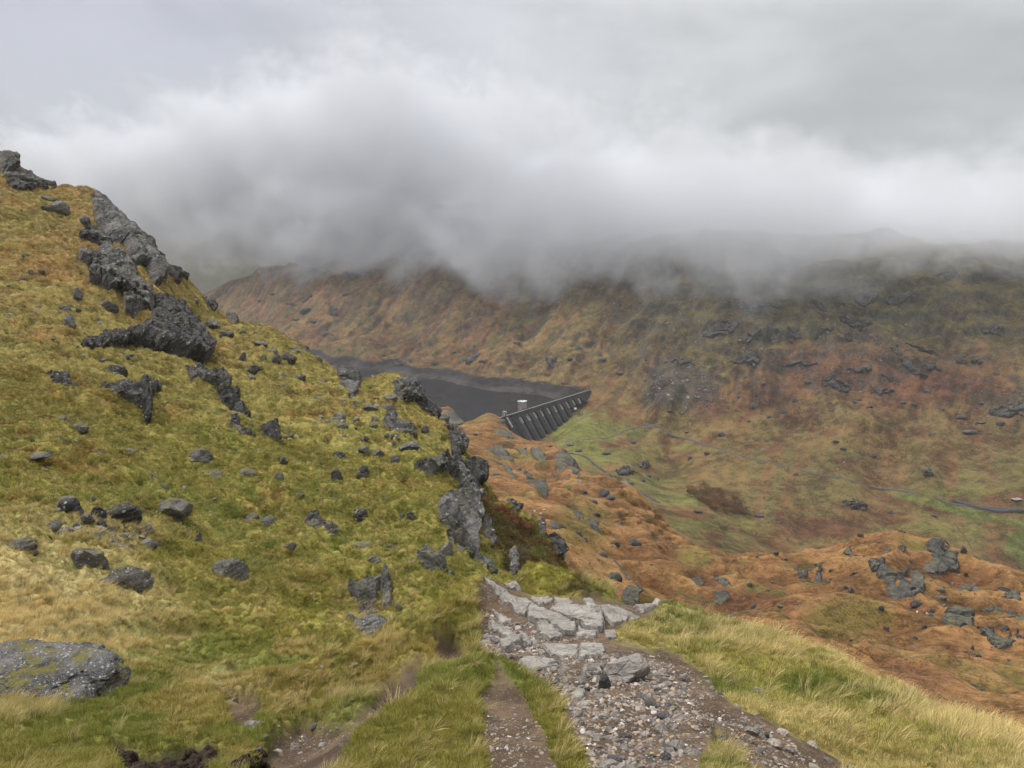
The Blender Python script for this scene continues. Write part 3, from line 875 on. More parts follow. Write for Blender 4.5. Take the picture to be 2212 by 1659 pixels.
def rock_material(name, dark, light, lichen, moss, scale, dip=0.35, crackm=0.4, lichen_col=(0.62, 0.62, 0.58), streak=0.0):
    m, N, b, out = new_mat(name)
    g = N.n('ShaderNodeNewGeometry')
    pos, nor = g.outputs['Position'], g.outputs['True Normal']
    p = N.map(pos, rot=(0, dip, 0.4), scale=(scale, scale, scale))
    lay = N.noise(N.map(p, scale=(0.5, 0.5, 3.2)), 1.0, 6, 0.65, 0.5)
    gr = N.noise(p, 6.0, 5, 0.7)
    big = N.noise(p, 0.35, 4, 0.6)
    f = N.add(N.add(N.mul(lay, 0.5), N.mul(gr, 0.35)), N.mul(big, 0.35))
    c = N.mix(N.ss(f, 0.46, 0.74), dark, light)
    cr = N.voro(N.map(p, scale=(0.7, 0.7, 1.6)), 1.3, feature='DISTANCE_TO_EDGE')
    c = N.mix(N.ss(cr, 0.03, 0.0, 0, crackm), c, tuple(q * 0.3 for q in dark))
    # pale lichen rosettes
    vd = N.voro(p, 5.5); vcc = N.sep(N.voro(p, 5.5, out='Color'))
    vd2 = N.voro(p, 16.0); vc2 = N.sep(N.voro(p, 16.0, out='Color'))
    l1 = N.mul(N.math('GREATER_THAN', vcc[0], 1 - lichen), N.ss(N.add(vd, N.mul(N.sub(gr, 0.5), 0.5)), 0.34, 0.24))
    l2 = N.mul(N.math('GREATER_THAN', vc2[0], 1 - lichen * 1.1), N.ss(N.add(vd2, N.mul(N.sub(gr, 0.5), 0.4)), 0.36, 0.26))
    c = N.mix(N.math('MAXIMUM', N.mul(l1, 0.75), N.mul(l2, 0.6)), c, N.mix(vcc[1], lichen_col, tuple(q * 0.62 for q in lichen_col)))
    c = N.mix(N.ss(N.noise(p, 0.9, 5, 0.7), 0.46, 0.66, 0.0, 0.55 if moss > 0 else 0.0), c, (0.075, 0.068, 0.026))
    nz = N.sepx(nor)[2]
    mo = N.mul(N.ss(N.add(nz, N.mul(N.sub(N.noise(p, 1.6, 5, 0.65), 0.5), 1.3)), 1.03 - moss * 0.5, 1.22 - moss * 0.5), 0.92 if moss > 0 else 0.0)
    c = N.mix(mo, c, N.mix(gr, (0.10, 0.085, 0.018), (0.24, 0.22, 0.03)))
    N.put(b.inputs['Base Color'], c)
    h = N.add(N.add(N.mul(lay, 0.9), N.mul(gr, 0.4)), N.mul(N.ss(cr, 0.0, 0.06), 0.3 * crackm))
    N.put(b.inputs['Normal'], N.bump(h, 1.0, 0.5 / scale))
    b.inputs['Roughness'].default_value = 0.8
    b.inputs['Specular IOR Level'].default_value = 0.3
    return m


ROCK_NEAR = rock_material('schist_lichen', (0.042, 0.039, 0.035), (0.215, 0.202, 0.182), 0.26, 0.25, 3.0)
ROCK_BIG = rock_material('lichen_boulder', (0.030, 0.028, 0.030), (0.20, 0.19, 0.185), 0.55, 0.22, 5.0, crackm=0.0)
ROCK_CRAG = rock_material('schist_crag', (0.040, 0.038, 0.036), (0.24, 0.228, 0.21), 0.16, 0.15, 0.55)
ROCK_DARK = rock_material('schist_dark', (0.030, 0.030, 0.030), (0.120, 0.116, 0.112), 0.12, 0.10, 0.9)
ROCK_PALE = rock_material('schist_worn', (0.205, 0.185, 0.16), (0.48, 0.44, 0.385), 0.0, 0.0, 6.0)
ROCK_MOOR = rock_material('moor_outcrop', (0.028, 0.028, 0.029), (0.135, 0.130, 0.122), 0.10, 0.2, 0.5)
ROCK_FAR = rock_material('hill_outcrop', (0.020, 0.020, 0.022), (0.115, 0.112, 0.110), 0.06, 0.1, 0.11)
_rng = np.random.default_rng(11)


def crag(name, sf, poly, relief, label, mat, cat='rock outcrop', group=None, block=0.5, dip=-0.35, cell=None, edge=None, top=0.25, sharp=0.55, maxn=110, seed=None, aspect=2.4, lift=0.0, shelves=0.5, ragged=1.0, cracks=1.0):
    """a rock face standing out of a land surface inside an outline: blocks split along the bedding, steep at its foot"""
    seed = int(_rng.integers(1, 9999)) if seed is None else seed
    f, h, a, b = SURF[sf]
    P3 = np.array([hit(sf, q[0], q[1]) for q in poly])
    c = P3.mean(0)
    # local frame: mean plane of the outline
    uu, ss_, vt = np.linalg.svd(P3 - c)
    n = vt[2]
    # blend with the land normal and the view, so that faces stay open to sight
    e = max(0.5, 0.02 * c[1])
    gx = float((f(np.array([c[0] + e]), np.array([c[1]])) - f(np.array([c[0] - e]), np.array([c[1]])))[0] / (2 * e))
    gy = float((f(np.array([c[0]]), np.array([c[1] + e])) - f(np.array([c[0]]), np.array([c[1] - e])))[0] / (2 * e))
    n = np.array([-gx, -gy, 1.0]); n /= np.linalg.norm(n)
    up = np.array([0, 0, 1.0]) - n * n[2]
    if np.linalg.norm(up) < 0.05: up = np.array([0, 1.0, 0])
    up /= np.linalg.norm(up)
    view = -c / np.linalg.norm(c)
    right = np.cross(up, n); right /= np.linalg.norm(right)
    if right[0] < 0: right = -right
    U = (P3 - c) @ right; V = (P3 - c) @ up
    pad = 0.06
    u0, u1 = U.min(), U.max(); v0, v1 = V.min(), V.max()
    du, dv = (u1 - u0) * pad + 1e-3, (v1 - v0) * pad + 1e-3
    cellw = cell or c[1] / 773.0 * 0.9
    nu = int(np.clip((u1 - u0) / cellw, 9, maxn)); nv = int(np.clip((v1 - v0) / cellw, 9, maxn))
    gu, gv = np.meshgrid(np.linspace(u0 - du, u1 + du, nu), np.linspace(v0 - dv, v1 + dv, nv))
    B = c + gu[..., None] * right + gv[..., None] * up
    bx, by = B[..., 0], np.maximum(B[..., 1], 0.6)
    bz = h(bx, by)
    px, py = project(bx, by, bz)
    # smooth (un-noised) pixel place decides membership so that outlines stay true
    qx, qy = project(bx, by, f(bx, by))
    d = in_poly(qx, qy, poly)
    span = min(np.ptp(np.array(poly)[:, 0]), np.ptp(np.array(poly)[:, 1]))
    ed = edge or min(max(1.4, span * 0.10), 6.5)
    S = max(u1 - u0, v1 - v0)
    # bedding coordinates
    ca, sa = math.cos(dip), math.sin(dip)
    s1 = gu * ca + gv * sa; s2 = -gu * sa + gv * ca
    bl = S * 0.16
    wx = 0.25 * fbm(s1 / bl * 1.3, s2 / bl * 1.3, seed=seed); wy = 0.25 * fbm(s1 / bl * 1.3 + 7, s2 / bl * 1.3, seed=seed + 1)
    d1, d2, idh = worley(s1 / (bl * aspect) * 1.5 + wx, s2 / bl * 1.5 + wy, seed + 2)
    e1, e2, ide = worley(s1 / (bl * aspect) * 3.6 + wy, s2 / bl * 4.0 + wx, seed + 3)
    crack = sstep(0.10, 0.0, d2 - d1); crack2 = sstep(0.10, 0.0, e2 - e1)
    fine = fbm(s1 / S * 14, s2 / S * 34, oct=4, seed=seed + 4)
    vv = (gv - v0) / (v1 - v0)
    dn = d + ragged * (ed * 1.3 * fbm(gu / S * 9, gv / S * 9, oct=3, seed=seed + 5) + ed * 0.9 * (idh - 0.5) + ed * 0.8 * fbm(gu / S * 30, gv / S * 30, oct=2, seed=seed + 8))
    # turf and heather lodge on ledges along the bedding
    if shelves:
        sh_ = fbm(s1 / S * 3.0, s2 / S * 11.0, oct=3, seed=seed + 9)
        dn = np.minimum(dn, (0.62 - shelves * 0.8 - sh_) * span * 0.9)
    k = sstep(-ed * sharp, ed * sharp, dn)
    prof = top + (1 - top) * sstep(1.0, 0.25, vv)
    disp = relief * (prof * (0.88 + 0.12 * fine) + block * (idh - 0.45) + block * 0.35 * (ide - 0.5) - cracks * (0.22 * crack + 0.12 * crack2) + 0.05 * cracks * fine)
    disp = np.maximum(disp, 0.12 * relief)
    sink = 0.35 * relief + 0.002 * c[1]
    off = k * disp - (1 - k) * sink + lift
    # push out along the land normal, leaning a little toward the open side so that the foot overhangs
    dirn = n * 0.75 + np.array([view[0], view[1], 0]) * 0.35
    dirn /= np.linalg.norm(dirn)
    Pm = np.stack([bx, by, bz], -1) + off[..., None] * dirn
    # keep only what can show
    keepv = dn > -ed * 1.6
    F = grid_faces(*gu.shape)
    if right @ np.cross(up, n) < 0: F = F[:, ::-1]
    F = F[keepv.ravel()[F].any(1)]
    used = np.unique(F); remap = np.full(gu.size, -1); remap[used] = np.arange(len(used))
    Vv = Pm.reshape(-1, 3)[used]
    org = c
    me = mesh_np(name, Vv - org, remap[F], mat, True)
    try: me.set_sharp_from_angle(angle=radians(38))
    except Exception: pass
    o = obj(name, me, loc=tuple(org))
    tag(o, label, cat, group, 'thing')
    return o


def boulder_verts(seed, n=4, cuts=9, layered=0.06, rough=0.05, flat=1.0):
    """unit boulder: a sphere cut by random planes, roughened along its bedding"""
    import bmesh
    rg = np.random.default_rng(seed)
    bm = bmesh.new(); bmesh.ops.create_icosphere(bm, subdivisions=n, radius=1.0)
    V = np.array([v.co[:] for v in bm.verts]); F = np.array([[v.index for v in f.verts] for f in bm.faces]); bm.free()
    D = V / np.linalg.norm(V, axis=1)[:, None]
    N_ = rg.normal(size=(cuts, 3)); N_ /= np.linalg.norm(N_, axis=1)[:, None]
    H = rg.uniform(0.52, 0.86, cuts)
    dots = D @ N_.T
    r = np.min(np.where(dots > 0.05, H / np.maximum(dots, 0.05), 9), axis=1)
    r = np.minimum(r, 1.0)
    V = D * r[:, None]
    s = seed * 0.37
    ax = rg.normal(size=3); ax[2] = abs(ax[2]) + 1.6; ax /= np.linalg.norm(ax)
    t = V @ ax
    lay = vnoise(t * 7 + s, np.zeros_like(t) + 0.5 + 0.3 * V[:, 0], seed=seed)
    no = fbm(V[:, 0] * 2.6 + s, V[:, 1] * 2.6, V[:, 2] * 2.6 + 0.013, oct=4, seed=seed + 1)
    V = V + D * (layered * lay + rough * 2.0 * no)[:, None]
    V[:, 2] *= flat
    return V, F


_bcache = {}


def boulder(name, sf, px, py, w, h, label, mat=None, cat='boulder', group=None, seed=None, depth=None, n=3, rot=None, bury=0.42, tilt=0.0, cuts=9, at=None, layered=0.06, rough=0.05):
    """px, py: middle of the rock in the survey picture; w, h its size there in pixels"""
    seed = int(_rng.integers(1, 9999)) if seed is None else seed
    f, hh, a, b = SURF[sf]
    base = hit(sf, px, py + h * 0.30) if at is None else np.array(at, float)
    Y = base[1]
    W = w / FPX * Y * 1.12; Hh = h / FPX * Y * 1.5
    V, F = boulder_verts(seed, n, cuts, layered, rough)
    lo, hi = V.min(0), V.max(0); V = (V - (lo + hi) / 2) / (hi - lo)          # fits a unit box
    Dp = (W * 0.8 if depth is None else depth)
    V = V * np.array([W, Dp, Hh])
    if tilt:
        ct, st_ = math.cos(tilt), math.sin(tilt)
        V = np.c_[V[:, 0] * ct - V[:, 2] * st_, V[:, 1], V[:, 0] * st_ + V[:, 2] * ct]
    r = (float(_rng.uniform(-0.35, 0.35)) if rot is None else rot)
    cr, sr = math.cos(r), math.sin(r)
    V = np.c_[V[:, 0] * cr - V[:, 1] * sr, V[:, 0] * sr + V[:, 1] * cr, V[:, 2]]
    me = mesh_np(name, V, F, mat or ROCK_NEAR, True)
    me.set_sharp_from_angle(angle=radians(32))
    z = float(hh(np.array([base[0]]), np.array([base[1]]))[0])
    o = obj(name, me, loc=(base[0], base[1], z + Hh * (0.5 - bury)))
    tag(o, label, cat, group, 'thing')
    return o


# ---- crags on the left hillside --------------------------------------------------------------
CR = [
 ('1', [(565,425),(640,422),(700,468),(770,540),(862,640),(905,720),(962,800),(1012,950),(962,992),(905,860),(830,850),(760,740),(680,690),(610,600),(580,540)], 3.0, 'steep upper rib of the tall layered crag, on the skyline of the grassy hillside', ROCK_CRAG),
 ('1', [(500,690),(560,640),(640,650),(700,730),(725,790),(765,800),(835,885),(845,965),(872,1035),(962,1092),(945,1155),(835,1205),(775,1175),(762,1085),(660,1045),(552,985),(585,912),(520,855),(500,822),(640,765)], 3.2, 'ledged middle of the tall crag, with grassy shelves between its grey slabs', ROCK_CRAG),
 ('1', [(955,1092),(1060,1078),(1152,1150),(1222,1262),(1292,1400),(1295,1505),(1160,1492),(1050,1442),(962,1412),(905,1330),(860,1290),(960,1230)], 3.0, 'smooth dark wall at the foot of the tall crag', ROCK_DARK),
 ('1', [(480,1392),(522,1340),(650,1280),(750,1300),(850,1290),(900,1340),(962,1416),(800,1372),(650,1372),(530,1402)], 2.0, 'long low dark band of rock running left from the foot of the tall crag', ROCK_DARK),
 ('1', [(600,575),(690,570),(760,650),(740,690),(660,650)], 1.6, 'pale slab tucked under the upper rib of the tall crag', ROCK_CRAG),
 ('1', [(0,160),(62,190),(108,240),(105,270),(50,275),(0,262)], 2.4, 'hazy rounded rock at the very top of the hillside', ROCK_CRAG),
 ('1', [(0,268),(100,265),(222,302),(322,365),(345,388),(250,390),(130,352),(22,322)], 2.0, 'long pale slab sloping along the hilltop skyline', ROCK_CRAG),
 ('1', [(30,332),(130,356),(262,386),(200,394),(120,392),(60,366)], 1.0, 'dark undercut below the long pale slab on the hilltop', ROCK_DARK),
 ('1', [(1260,1100),(1330,1066),(1400,1060),(1428,1112),(1330,1146)], 1.6, 'dark outcrop on the skyline below the tall crag, above the distant slope', ROCK_CRAG),
 ('1', [(1395,1160),(1450,1140),(1492,1200),(1440,1218)], 1.2, 'small square outcrop on the skyline beside the larger dark outcrop', ROCK_CRAG),
 ('1', [(940,755),(1025,790),(1030,832),(990,822),(950,790)], 1.4, 'jagged tooth of rock on the skyline beside the upper rib', ROCK_DARK),
 ('1', [(1010,885),(1100,910),(1182,970),(1160,988),(1080,942)], 1.3, 'narrow rock ledge on the skyline below the jagged tooth', ROCK_DARK),
 ('1', [(1840,1330),(1900,1325),(1982,1400),(1930,1404),(1870,1370)], 1.0, 'brown broken outcrop where the hillside skyline meets the orange slope', ROCK_CRAG),
 ('3', [(620,60),(660,40),(720,70),(800,120),(850,90),(880,20),(990,36),(960,92),(940,150),(915,248),(840,212),(760,182),(690,172),(670,120)], 1.3, 'V shaped dark rock face below the tall crag', ROCK_DARK),
 ('3', [(275,0),(330,8),(420,38),(482,80),(470,106),(400,86),(330,42)], 0.9, 'slanting dark rock face at the left, under golden turf', ROCK_DARK),
 ('1', [(1150,1545),(1230,1530),(1290,1560),(1400,1570),(1425,1640),(1440,1660),(1360,1640),(1250,1600),(1190,1590)], 1.3, 'ledge of rock with a heathery overhang, right of the V shaped face', ROCK_CRAG),
 ('3', [(1310,60),(1400,85),(1470,90),(1502,180),(1542,246),(1500,222),(1400,132)], 1.1, 'slanting dark slab below the heathery ledge', ROCK_DARK),
 ('2', [(210,290),(260,270),(320,280),(356,340),(332,400),(302,452),(270,422),(222,362)], 1.3, 'leaf shaped grey rock face near the hillside skyline', ROCK_CRAG),
 ('2', [(545,330),(640,300),(690,320),(702,380),(722,440),(672,497),(600,472),(560,432)], 1.6, 'grey prow of rock on the skyline in front of the reservoir', ROCK_CRAG),
 ('2', [(702,400),(742,410),(802,490),(852,560),(822,572),(772,542),(692,492)], 1.2, 'dark flank of the rocky prow, dropping along the skyline', ROCK_DARK),
 ('2', [(490,600),(540,588),(620,620),(684,640),(660,664),(684,702),(652,722),(582,672),(490,652)], 0.9, 'long knobbly grey outcrop above the split block', ROCK_CRAG),
 ('3', [(1625,335),(1690,318),(1732,318),(1745,440),(1690,420),(1635,400)], 0.7, 'square dark rock face with a turf cap, in the middle of the hillside', ROCK_DARK),
 ('3', [(1410,340),(1470,310),(1510,370),(1560,380),(1600,440),(1560,455),(1480,400)], 0.5, 'lichen spotted slab left of the square turf capped face', ROCK_CRAG),
 ('C', [(560,580),(640,565),(700,610),(760,690),(802,742),(742,762),(772,862),(882,900),(892,1000),(902,1180),(932,1330),(1022,1422),(1112,1562),(1052,1552),(962,1482),(872,1432),(782,1432),(702,1372),(652,1232),(562,1092),(512,1032),(542,902),(622,852),(702,882),(732,792),(692,722),(562,692),(502,702),(382,682),(292,672),(322,622),(422,632)], 1.5, 'big grey crag at the right end of the near hillside, above the dark gully', ROCK_CRAG),
 ('C', [(740,520),(800,480),(860,520),(900,530),(962,510),(972,642),(892,662),(862,722),(802,692),(772,642)], 1.6, 'cluster of dark pinnacles on the skyline above the big grey crag', ROCK_DARK),
 ('C', [(580,240),(650,268),(722,310),(784,390),(762,432),(702,382),(640,332)], 1.2, 'smooth grey slab on the skyline left of the pinnacles', ROCK_CRAG),
 ('C', [(640,360),(700,400),(740,500),(700,500),(660,440)], 0.8, 'dark cleft rock between the skyline slab and the pinnacles', ROCK_DARK),
 ('C', [(930,1062),(982,1072),(1012,1182),(1082,1352),(1042,1362),(962,1262)], 0.8, 'thin grey rib in the dark heather, right of the big crag', ROCK_CRAG),
 ('C', [(1140,965),(1200,1005),(1302,1090),(1282,1104),(1180,1046)], 0.7, 'pale sliver of rock slanting across the heather bank', ROCK_CRAG),
 ('C', [(1195,1442),(1222,1430),(1262,1580),(1200,1592)], 0.7, 'grey rock at the foot of the dark heather gully', ROCK_CRAG),
 ('C', [(1470,1140),(1492,1150),(1512,1232),(1480,1242)], 0.6, 'small grey fin high on the heather bank by the skyline', ROCK_CRAG),
 ('C', [(1560,1212),(1640,1330),(1692,1392),(1642,1442),(1602,1352),(1552,1272)], 1.0, 'rocky lower end of the heather bank skyline', ROCK_DARK),
 ('7', [(268,242),(330,200),(420,150),(470,165),(478,200),(462,260),(458,330),(440,420),(380,415),(340,335)], 0.55, 'lichened rock face on the left of the black crevice, under a turf mound', ROCK_NEAR),
 ('7', [(492,180),(500,102),(530,120),(545,230),(552,345),(500,360),(484,330)], 0.5, 'slim rock face on the right of the black crevice', ROCK_NEAR),
 ('2', [(0,1145),(70,1150),(140,1180),(200,1250),(205,1300),(150,1285),(110,1215),(0,1170)], 0.6, 'bent grey ledge with a rounded end, left of the big crag', ROCK_NEAR),
]
for i_, (v, pl, rel, lab, mt) in enumerate(CR):
    crag('rock_outcrop', 'N', Q(v, pl), rel * 0.8, lab, mt, shelves=0.22 if i_ in (0, 1) else 0.0, ragged=0.75, dip=-0.45 if v == '1' else -0.25)

# ---- boulders with a look of their own on the left hillside
BO = [
 ('3', 585,1150,215,205, 'leaning grey boulder with a moss streak, left of the pair in the grass', ROCK_NEAR, 0.25),
 ('3', 785,1275,330,235, 'broad mossy boulder, right of the pair in the grass', ROCK_NEAR, 0.0),
 ('3', 450,868,175,130, 'square dark block under a cap of turf, above the rubble', ROCK_DARK, 0.0),
 ('3', 615,910,115,110, 'rounded dark rock between the square block and the layered boulder', ROCK_DARK, 0.0),
 ('3', 780,930,215,135, 'wide dark layered boulder at the top of the rubble', ROCK_DARK, -0.12),
 ('3', 390,745,195,85, 'low lichen flecked slab above the square dark block', ROCK_NEAR, -0.1),
 ('3', 1070,815,225,105, 'humped boulder with white lichen at both ends, alone in the grass', ROCK_NEAR, -0.1),
 ('3', 1430,1205,240,215, 'dark angular boulder with a white lichen foot, alone on the slope', ROCK_NEAR, -0.25),
 ('3', 150,1078,200,105, 'pale low rock half sunk in bleached grass at the left edge', ROCK_NEAR, 0.0),
 ('3', 1555,782,95,62, 'smaller of two rocks lying side by side in mid slope', ROCK_NEAR, 0.0),
 ('3', 1668,808,118,92, 'larger rounded one of two rocks lying side by side in mid slope', ROCK_NEAR, 0.0),
 ('3', 1240,495,150,62, 'flat grey rocks poking from the grass below the golden slope', ROCK_NEAR, 0.0),
 ('3', 1325,567,130,55, 'brown grey rock just below the flat grey rocks', ROCK_NEAR, 0.0),
 ('3', 1740,1408,90,95, 'narrow upright lichen rock in grass near the hollow', ROCK_NEAR, 0.3),
 ('3', 1715,1490,170,52, 'flat pale slab in the grass below the narrow upright rock', ROCK_NEAR, -0.25),
 ('2', 650,755,135,82, 'split rectangular block with a dark crack below the knobbly outcrop', ROCK_CRAG, 0.0),
 ('2', 515,533,122,66, 'lichened hump of rock below the leaf shaped face', ROCK_CRAG, 0.0),
 ('2', 410,525,85,36, 'thin flat rock left of the lichened hump', ROCK_CRAG, -0.2),
 ('2', 455,790,84,66, 'greenish lichened boulder left of the split block', ROCK_CRAG, 0.0),
 ('2', 570,855,56,92, 'upright lichened stone below the split block', ROCK_CRAG, 0.1),
 ('2', 748,625,52,54, 'pale cube shaped boulder by the skyline slab', ROCK_CRAG, 0.0),
 ('2', 365,990,66,92, 'dark wedge shaped rock in brown grass', ROCK_CRAG, -0.2),
 ('2', 205,985,90,66, 'dark hooked rock left of the wedge shaped one', ROCK_DARK, -0.5),
 ('2', 220,815,82,62, 'dark triangular rock in the brown grass', ROCK_DARK, 0.0),
 ('2', 340,1150,100,76, 'black rock drawn for the shaded hole under a brown tussock', ROCK_DARK, 0.0),  # dark rock put in for the shade of a hole under turf
 ('2', 665,1138,72,72, 'grey leaning rock left of the big crag', ROCK_CRAG, -0.4),
 ('2', 540,1340,78,62, 'rounded speckled rock upslope of the big near boulder', ROCK_NEAR, 0.0),
 ('2', 628,1382,52,70, 'narrow white speckled rock beside the rounded speckled one', ROCK_NEAR, -0.4),
 ('2', 790,1490,195,225, 'big grooved grey boulder standing on the slope before the crag', ROCK_NEAR, 0.12),
 ('2', 872,1415,92,135, 'tall pointed rock leaning behind the big grooved boulder', ROCK_NEAR, -0.35),
 ('2', 676,1492,96,74, 'small rounded rock against the left of the big grooved boulder', ROCK_NEAR, 0.0),
 ('2', 897,1520,76,44, 'flat rock at the right foot of the big grooved boulder', ROCK_NEAR, -0.1),
 ('7', 295,405,135,140, 'grey layered boulder at the left foot of the crevice', ROCK_NEAR, 0.0),
 ('7', 412,485,225,150, 'low boulder with a green moss top below the crevice', ROCK_BIG, 0.0),
 ('7', 562,425,195,160, 'dark speckled boulder at the right foot of the crevice', ROCK_NEAR, -0.2),
 ('7', 440,62,80,40, 'flat pale rock on the turf above the crevice', ROCK_NEAR, 0.0),
 ('7', 590,345,46,40, 'little stone on the grass right of the crevice', ROCK_NEAR, 0.0),
]
for v, x, y, w, h, lab, mt, tl in BO:
    (qx, qy), = Q(v, [(x, y)]); s = VIEWS[v][2]
    boulder('boulder', 'N', qx, qy, w * s, h * s, lab, mt, 'boulder', tilt=tl, n=4 if w * s > 45 else 3, layered=0.08, bury=0.12 if v == '7' else 0.40)

# ---- lesser rocks, alike
SM = [('3', [(700,1015,95,58),(812,1020,95,84),(752,1072,135,72),(905,1060,145,60),(592,1040,105,62),(422,1000,105,52),(222,930,100,60),(352,930,92,72),(562,950,85,56),(640,965,60,50),(690,980,60,40),(500,985,60,40)], 'rock lying loose in the rubble below the wide dark layered boulder', 'rocks of the rubble patch'),
      ('3', [(2110,500,72,60),(500,330,105,52),(385,295,62,34),(432,286,54,32),(60,455,150,52),(160,440,100,46),(120,395,72,30),(820,497,112,36),(440,590,84,42),(520,622,62,40),(1020,685,74,52),(950,630,62,30),(1815,1045,62,42),(1580,1080,72,30),(1742,655,52,42),(1652,965,40,44),(1770,560,50,54),(1550,602,122,44),(1382,498,66,26),(250,520,120,32),(300,500,50,40),(890,455,40,26),(1240,1010,54,80),(290,135,60,30),(370,415,60,22),(620,470,60,20),(890,750,46,30),(700,650,40,26),(1870,760,50,30),(2180,930,60,40),(1600,395,40,30),(1800,400,60,36),(2070,265,110,50),(2110,225,80,40),(1970,265,70,34),(2130,310,60,36),(1760,35,60,30),(1705,208,60,26),(1770,262,30,22)], 'small lichen flecked rock showing through the grass of the hillside', 'small rocks in the hillside grass'),
      ('1', [(380,540,100,72),(285,546,42,44),(295,450,72,26),(132,930,42,34),(190,910,32,34),(256,896,44,26),(160,790,44,28),(535,612,52,54),(492,1090,62,76),(692,1150,95,76),(440,1262,72,84),(505,1270,52,42),(722,1502,112,72),(1325,1216,92,46),(1410,1300,74,60),(1512,1280,42,26),(1505,1426,50,60),(1680,1400,112,46),(1795,1440,92,66),(1722,1462,62,54),(1590,1512,84,46),(1755,1566,62,30),(1215,1076,40,30),(1620,1360,90,24),(1860,1560,80,30),(90,960,40,16),(400,1150,80,50),(1110,1100,70,40),(1180,1150,60,80),(1240,1310,60,40),(1560,1590,60,30),(1830,1380,90,30),(1640,1450,40,30),(1980,1450,50,26),(2110,1500,46,20),(240,1130,40,20),(410,1470,36,26),(640,1440,40,22),(790,1445,50,30)], 'grey rock breaking the golden upper slope of the hillside', 'rocks on the upper slope'),
      ('2', [(185,590,112,46),(200,546,74,42),(236,628,64,36),(326,585,52,42),(440,590,52,40),(370,775,72,32),(560,705,52,50),(650,632,74,44),(430,645,54,30),(600,1140,26,50),(490,1275,30,30),(330,1275,52,30),(360,1340,120,40),(540,690,40,40),(712,572,34,22),(870,590,60,60),(230,465,60,40),(100,440,80,30),(310,470,40,50),(540,470,90,40),(70,580,40,30),(480,1255,30,24),(666,1586,46,30),(770,1610,120,34),(660,1528,40,30)], 'weathered rock among tussocks on the lower part of the hillside', 'rocks among tussocks near the crag')]
for v, lst, lab, grp in SM:
    s = VIEWS[v][2]
    for (x, y, w, h) in lst:
        (qx, qy), = Q(v, [(x, y)])
        boulder('rock', 'N', qx, qy, w * s, h * s, lab, ROCK_CRAG if v == '1' else ROCK_NEAR, 'rock', grp, n=3, tilt=float(_rng.uniform(-.3, .1)))
# ------------------------------------------------------------------ bedrock slabs and stones of the path
SLABS = [
 ('A', [(680,380),(722,335),(960,420),(1162,522),(1152,602),(1032,592),(882,502),(690,442)], .13, 'long tilted bedrock slab with a rounded front edge, left half of the step'),
 ('A', [(905,400),(990,332),(1200,368),(1422,420),(1424,562),(1372,602),(1182,522),(962,432)], .15, 'largest pale bedrock slab, ending in a square corner at its right'),
 ('A', [(1200,302),(1290,305),(1420,410),(1382,422),(1262,382)], .13, 'raised wedge of pale rock on the upper right of the largest slab'),
 ('A', [(770,512),(862,490),(1002,580),(1032,642),(902,642),(782,592)], .10, 'rough lower slab under the long tilted slab'),
 ('A', [(1172,532),(1352,592),(1342,632),(1152,640)], .07, 'low ledge under the square corner of the largest slab'),
 ('A', [(262,272),(702,256),(742,290),(602,298),(482,332),(352,322)], .07, 'flat cracked pavement of rock at the upper left of the step'),
 ('A', [(522,332),(612,292),(712,322),(662,432),(562,402)], .10, 'pale block between the flat pavement and the long tilted slab'),
 ('A', [(228,202),(332,160),(432,176),(422,212),(262,232)], .07, 'small pale slab at the upper left end, beside the turf mound'),
 ('A', [(432,180),(612,166),(622,202),(482,222)], .07, 'dark edged slab just right of the small pale slab below the turf mound'),
 ('A', [(700,232),(822,230),(932,272),(862,312),(782,312)], .06, 'fractured slab at the foot of the turf mound'),
 ('A', [(930,252),(1062,246),(1162,322),(962,322)], .06, 'smooth slab at the foot of the turf mound, right of the fractured one'),
 ('A', [(1350,342),(1562,352),(1702,400),(1642,462),(1502,502),(1424,422)], .08, 'broad slab stepping down to the right of the largest slab'),
 ('A', [(1650,392),(1792,432),(1742,482),(1662,462)], .10, 'dark ended slab beside the tussock of straw grass'),
 ('A', [(1700,342),(1842,332),(1992,292),(1982,332),(1802,372)], .08, 'farthest slab, running out behind the straw tussock'),
 ('A', [(1422,572),(1532,572),(1542,652),(1432,642)], .05, 'small square slab below the corner, by the right hand turf'),
 ('A', [(810,702),(1002,682),(1170,690),(1170,832),(902,782)], .05, 'worn slab flush with the path, left of the small tussock'),
 ('A', [(1185,690),(1422,702),(1442,782),(1190,842)], .06, 'worn slab flush with the path, right of the small tussock'),
 ('A', [(400,602),(422,542),(522,552),(572,602),(502,642)], .10, 'brownish tilted rock, upper one of the left pile'),
 ('A', [(420,702),(562,622),(642,642),(622,702),(482,762),(430,752)], .12, 'big brownish rock, lower one of the left pile'),
 ('A', [(602,602),(652,582),(742,702),(702,732),(642,692)], .10, 'dark edged rock on the right of the left pile'),
 ('A', [(600,872),(700,820),(960,840),(980,900),(760,930),(640,930)], .04, 'low brown bedrock hump beside the turf strip'),
 ('A', [(1212,922),(1332,900),(1412,932),(1402,982),(1282,1002),(1212,972)], .08, 'broken ledge left of the large path boulder'),
 ('A', [(1072,1132),(1202,1082),(1262,1132),(1182,1172)], .06, 'half buried slab in the gravel'),
 ('A', [(300,470),(440,480),(520,520),(330,520)], .04, 'thin slab in rubble at the left edge of the path'),
 ('A', [(330,400),(420,410),(540,440),(430,470)], .04, 'thin slab in rubble under the flat pavement'),
]
for v, pl, rel, lab in SLABS:
    crag('bedrock_slab', 'N', Q(v, pl), rel * 0.65, lab, ROCK_PALE, 'rock slab', block=0.12, shelves=0.0, ragged=0.7, cracks=0.45, dip=-0.45, top=0.8, sharp=0.3, edge=2.2, maxn=70, cell=0.014, aspect=3.0)

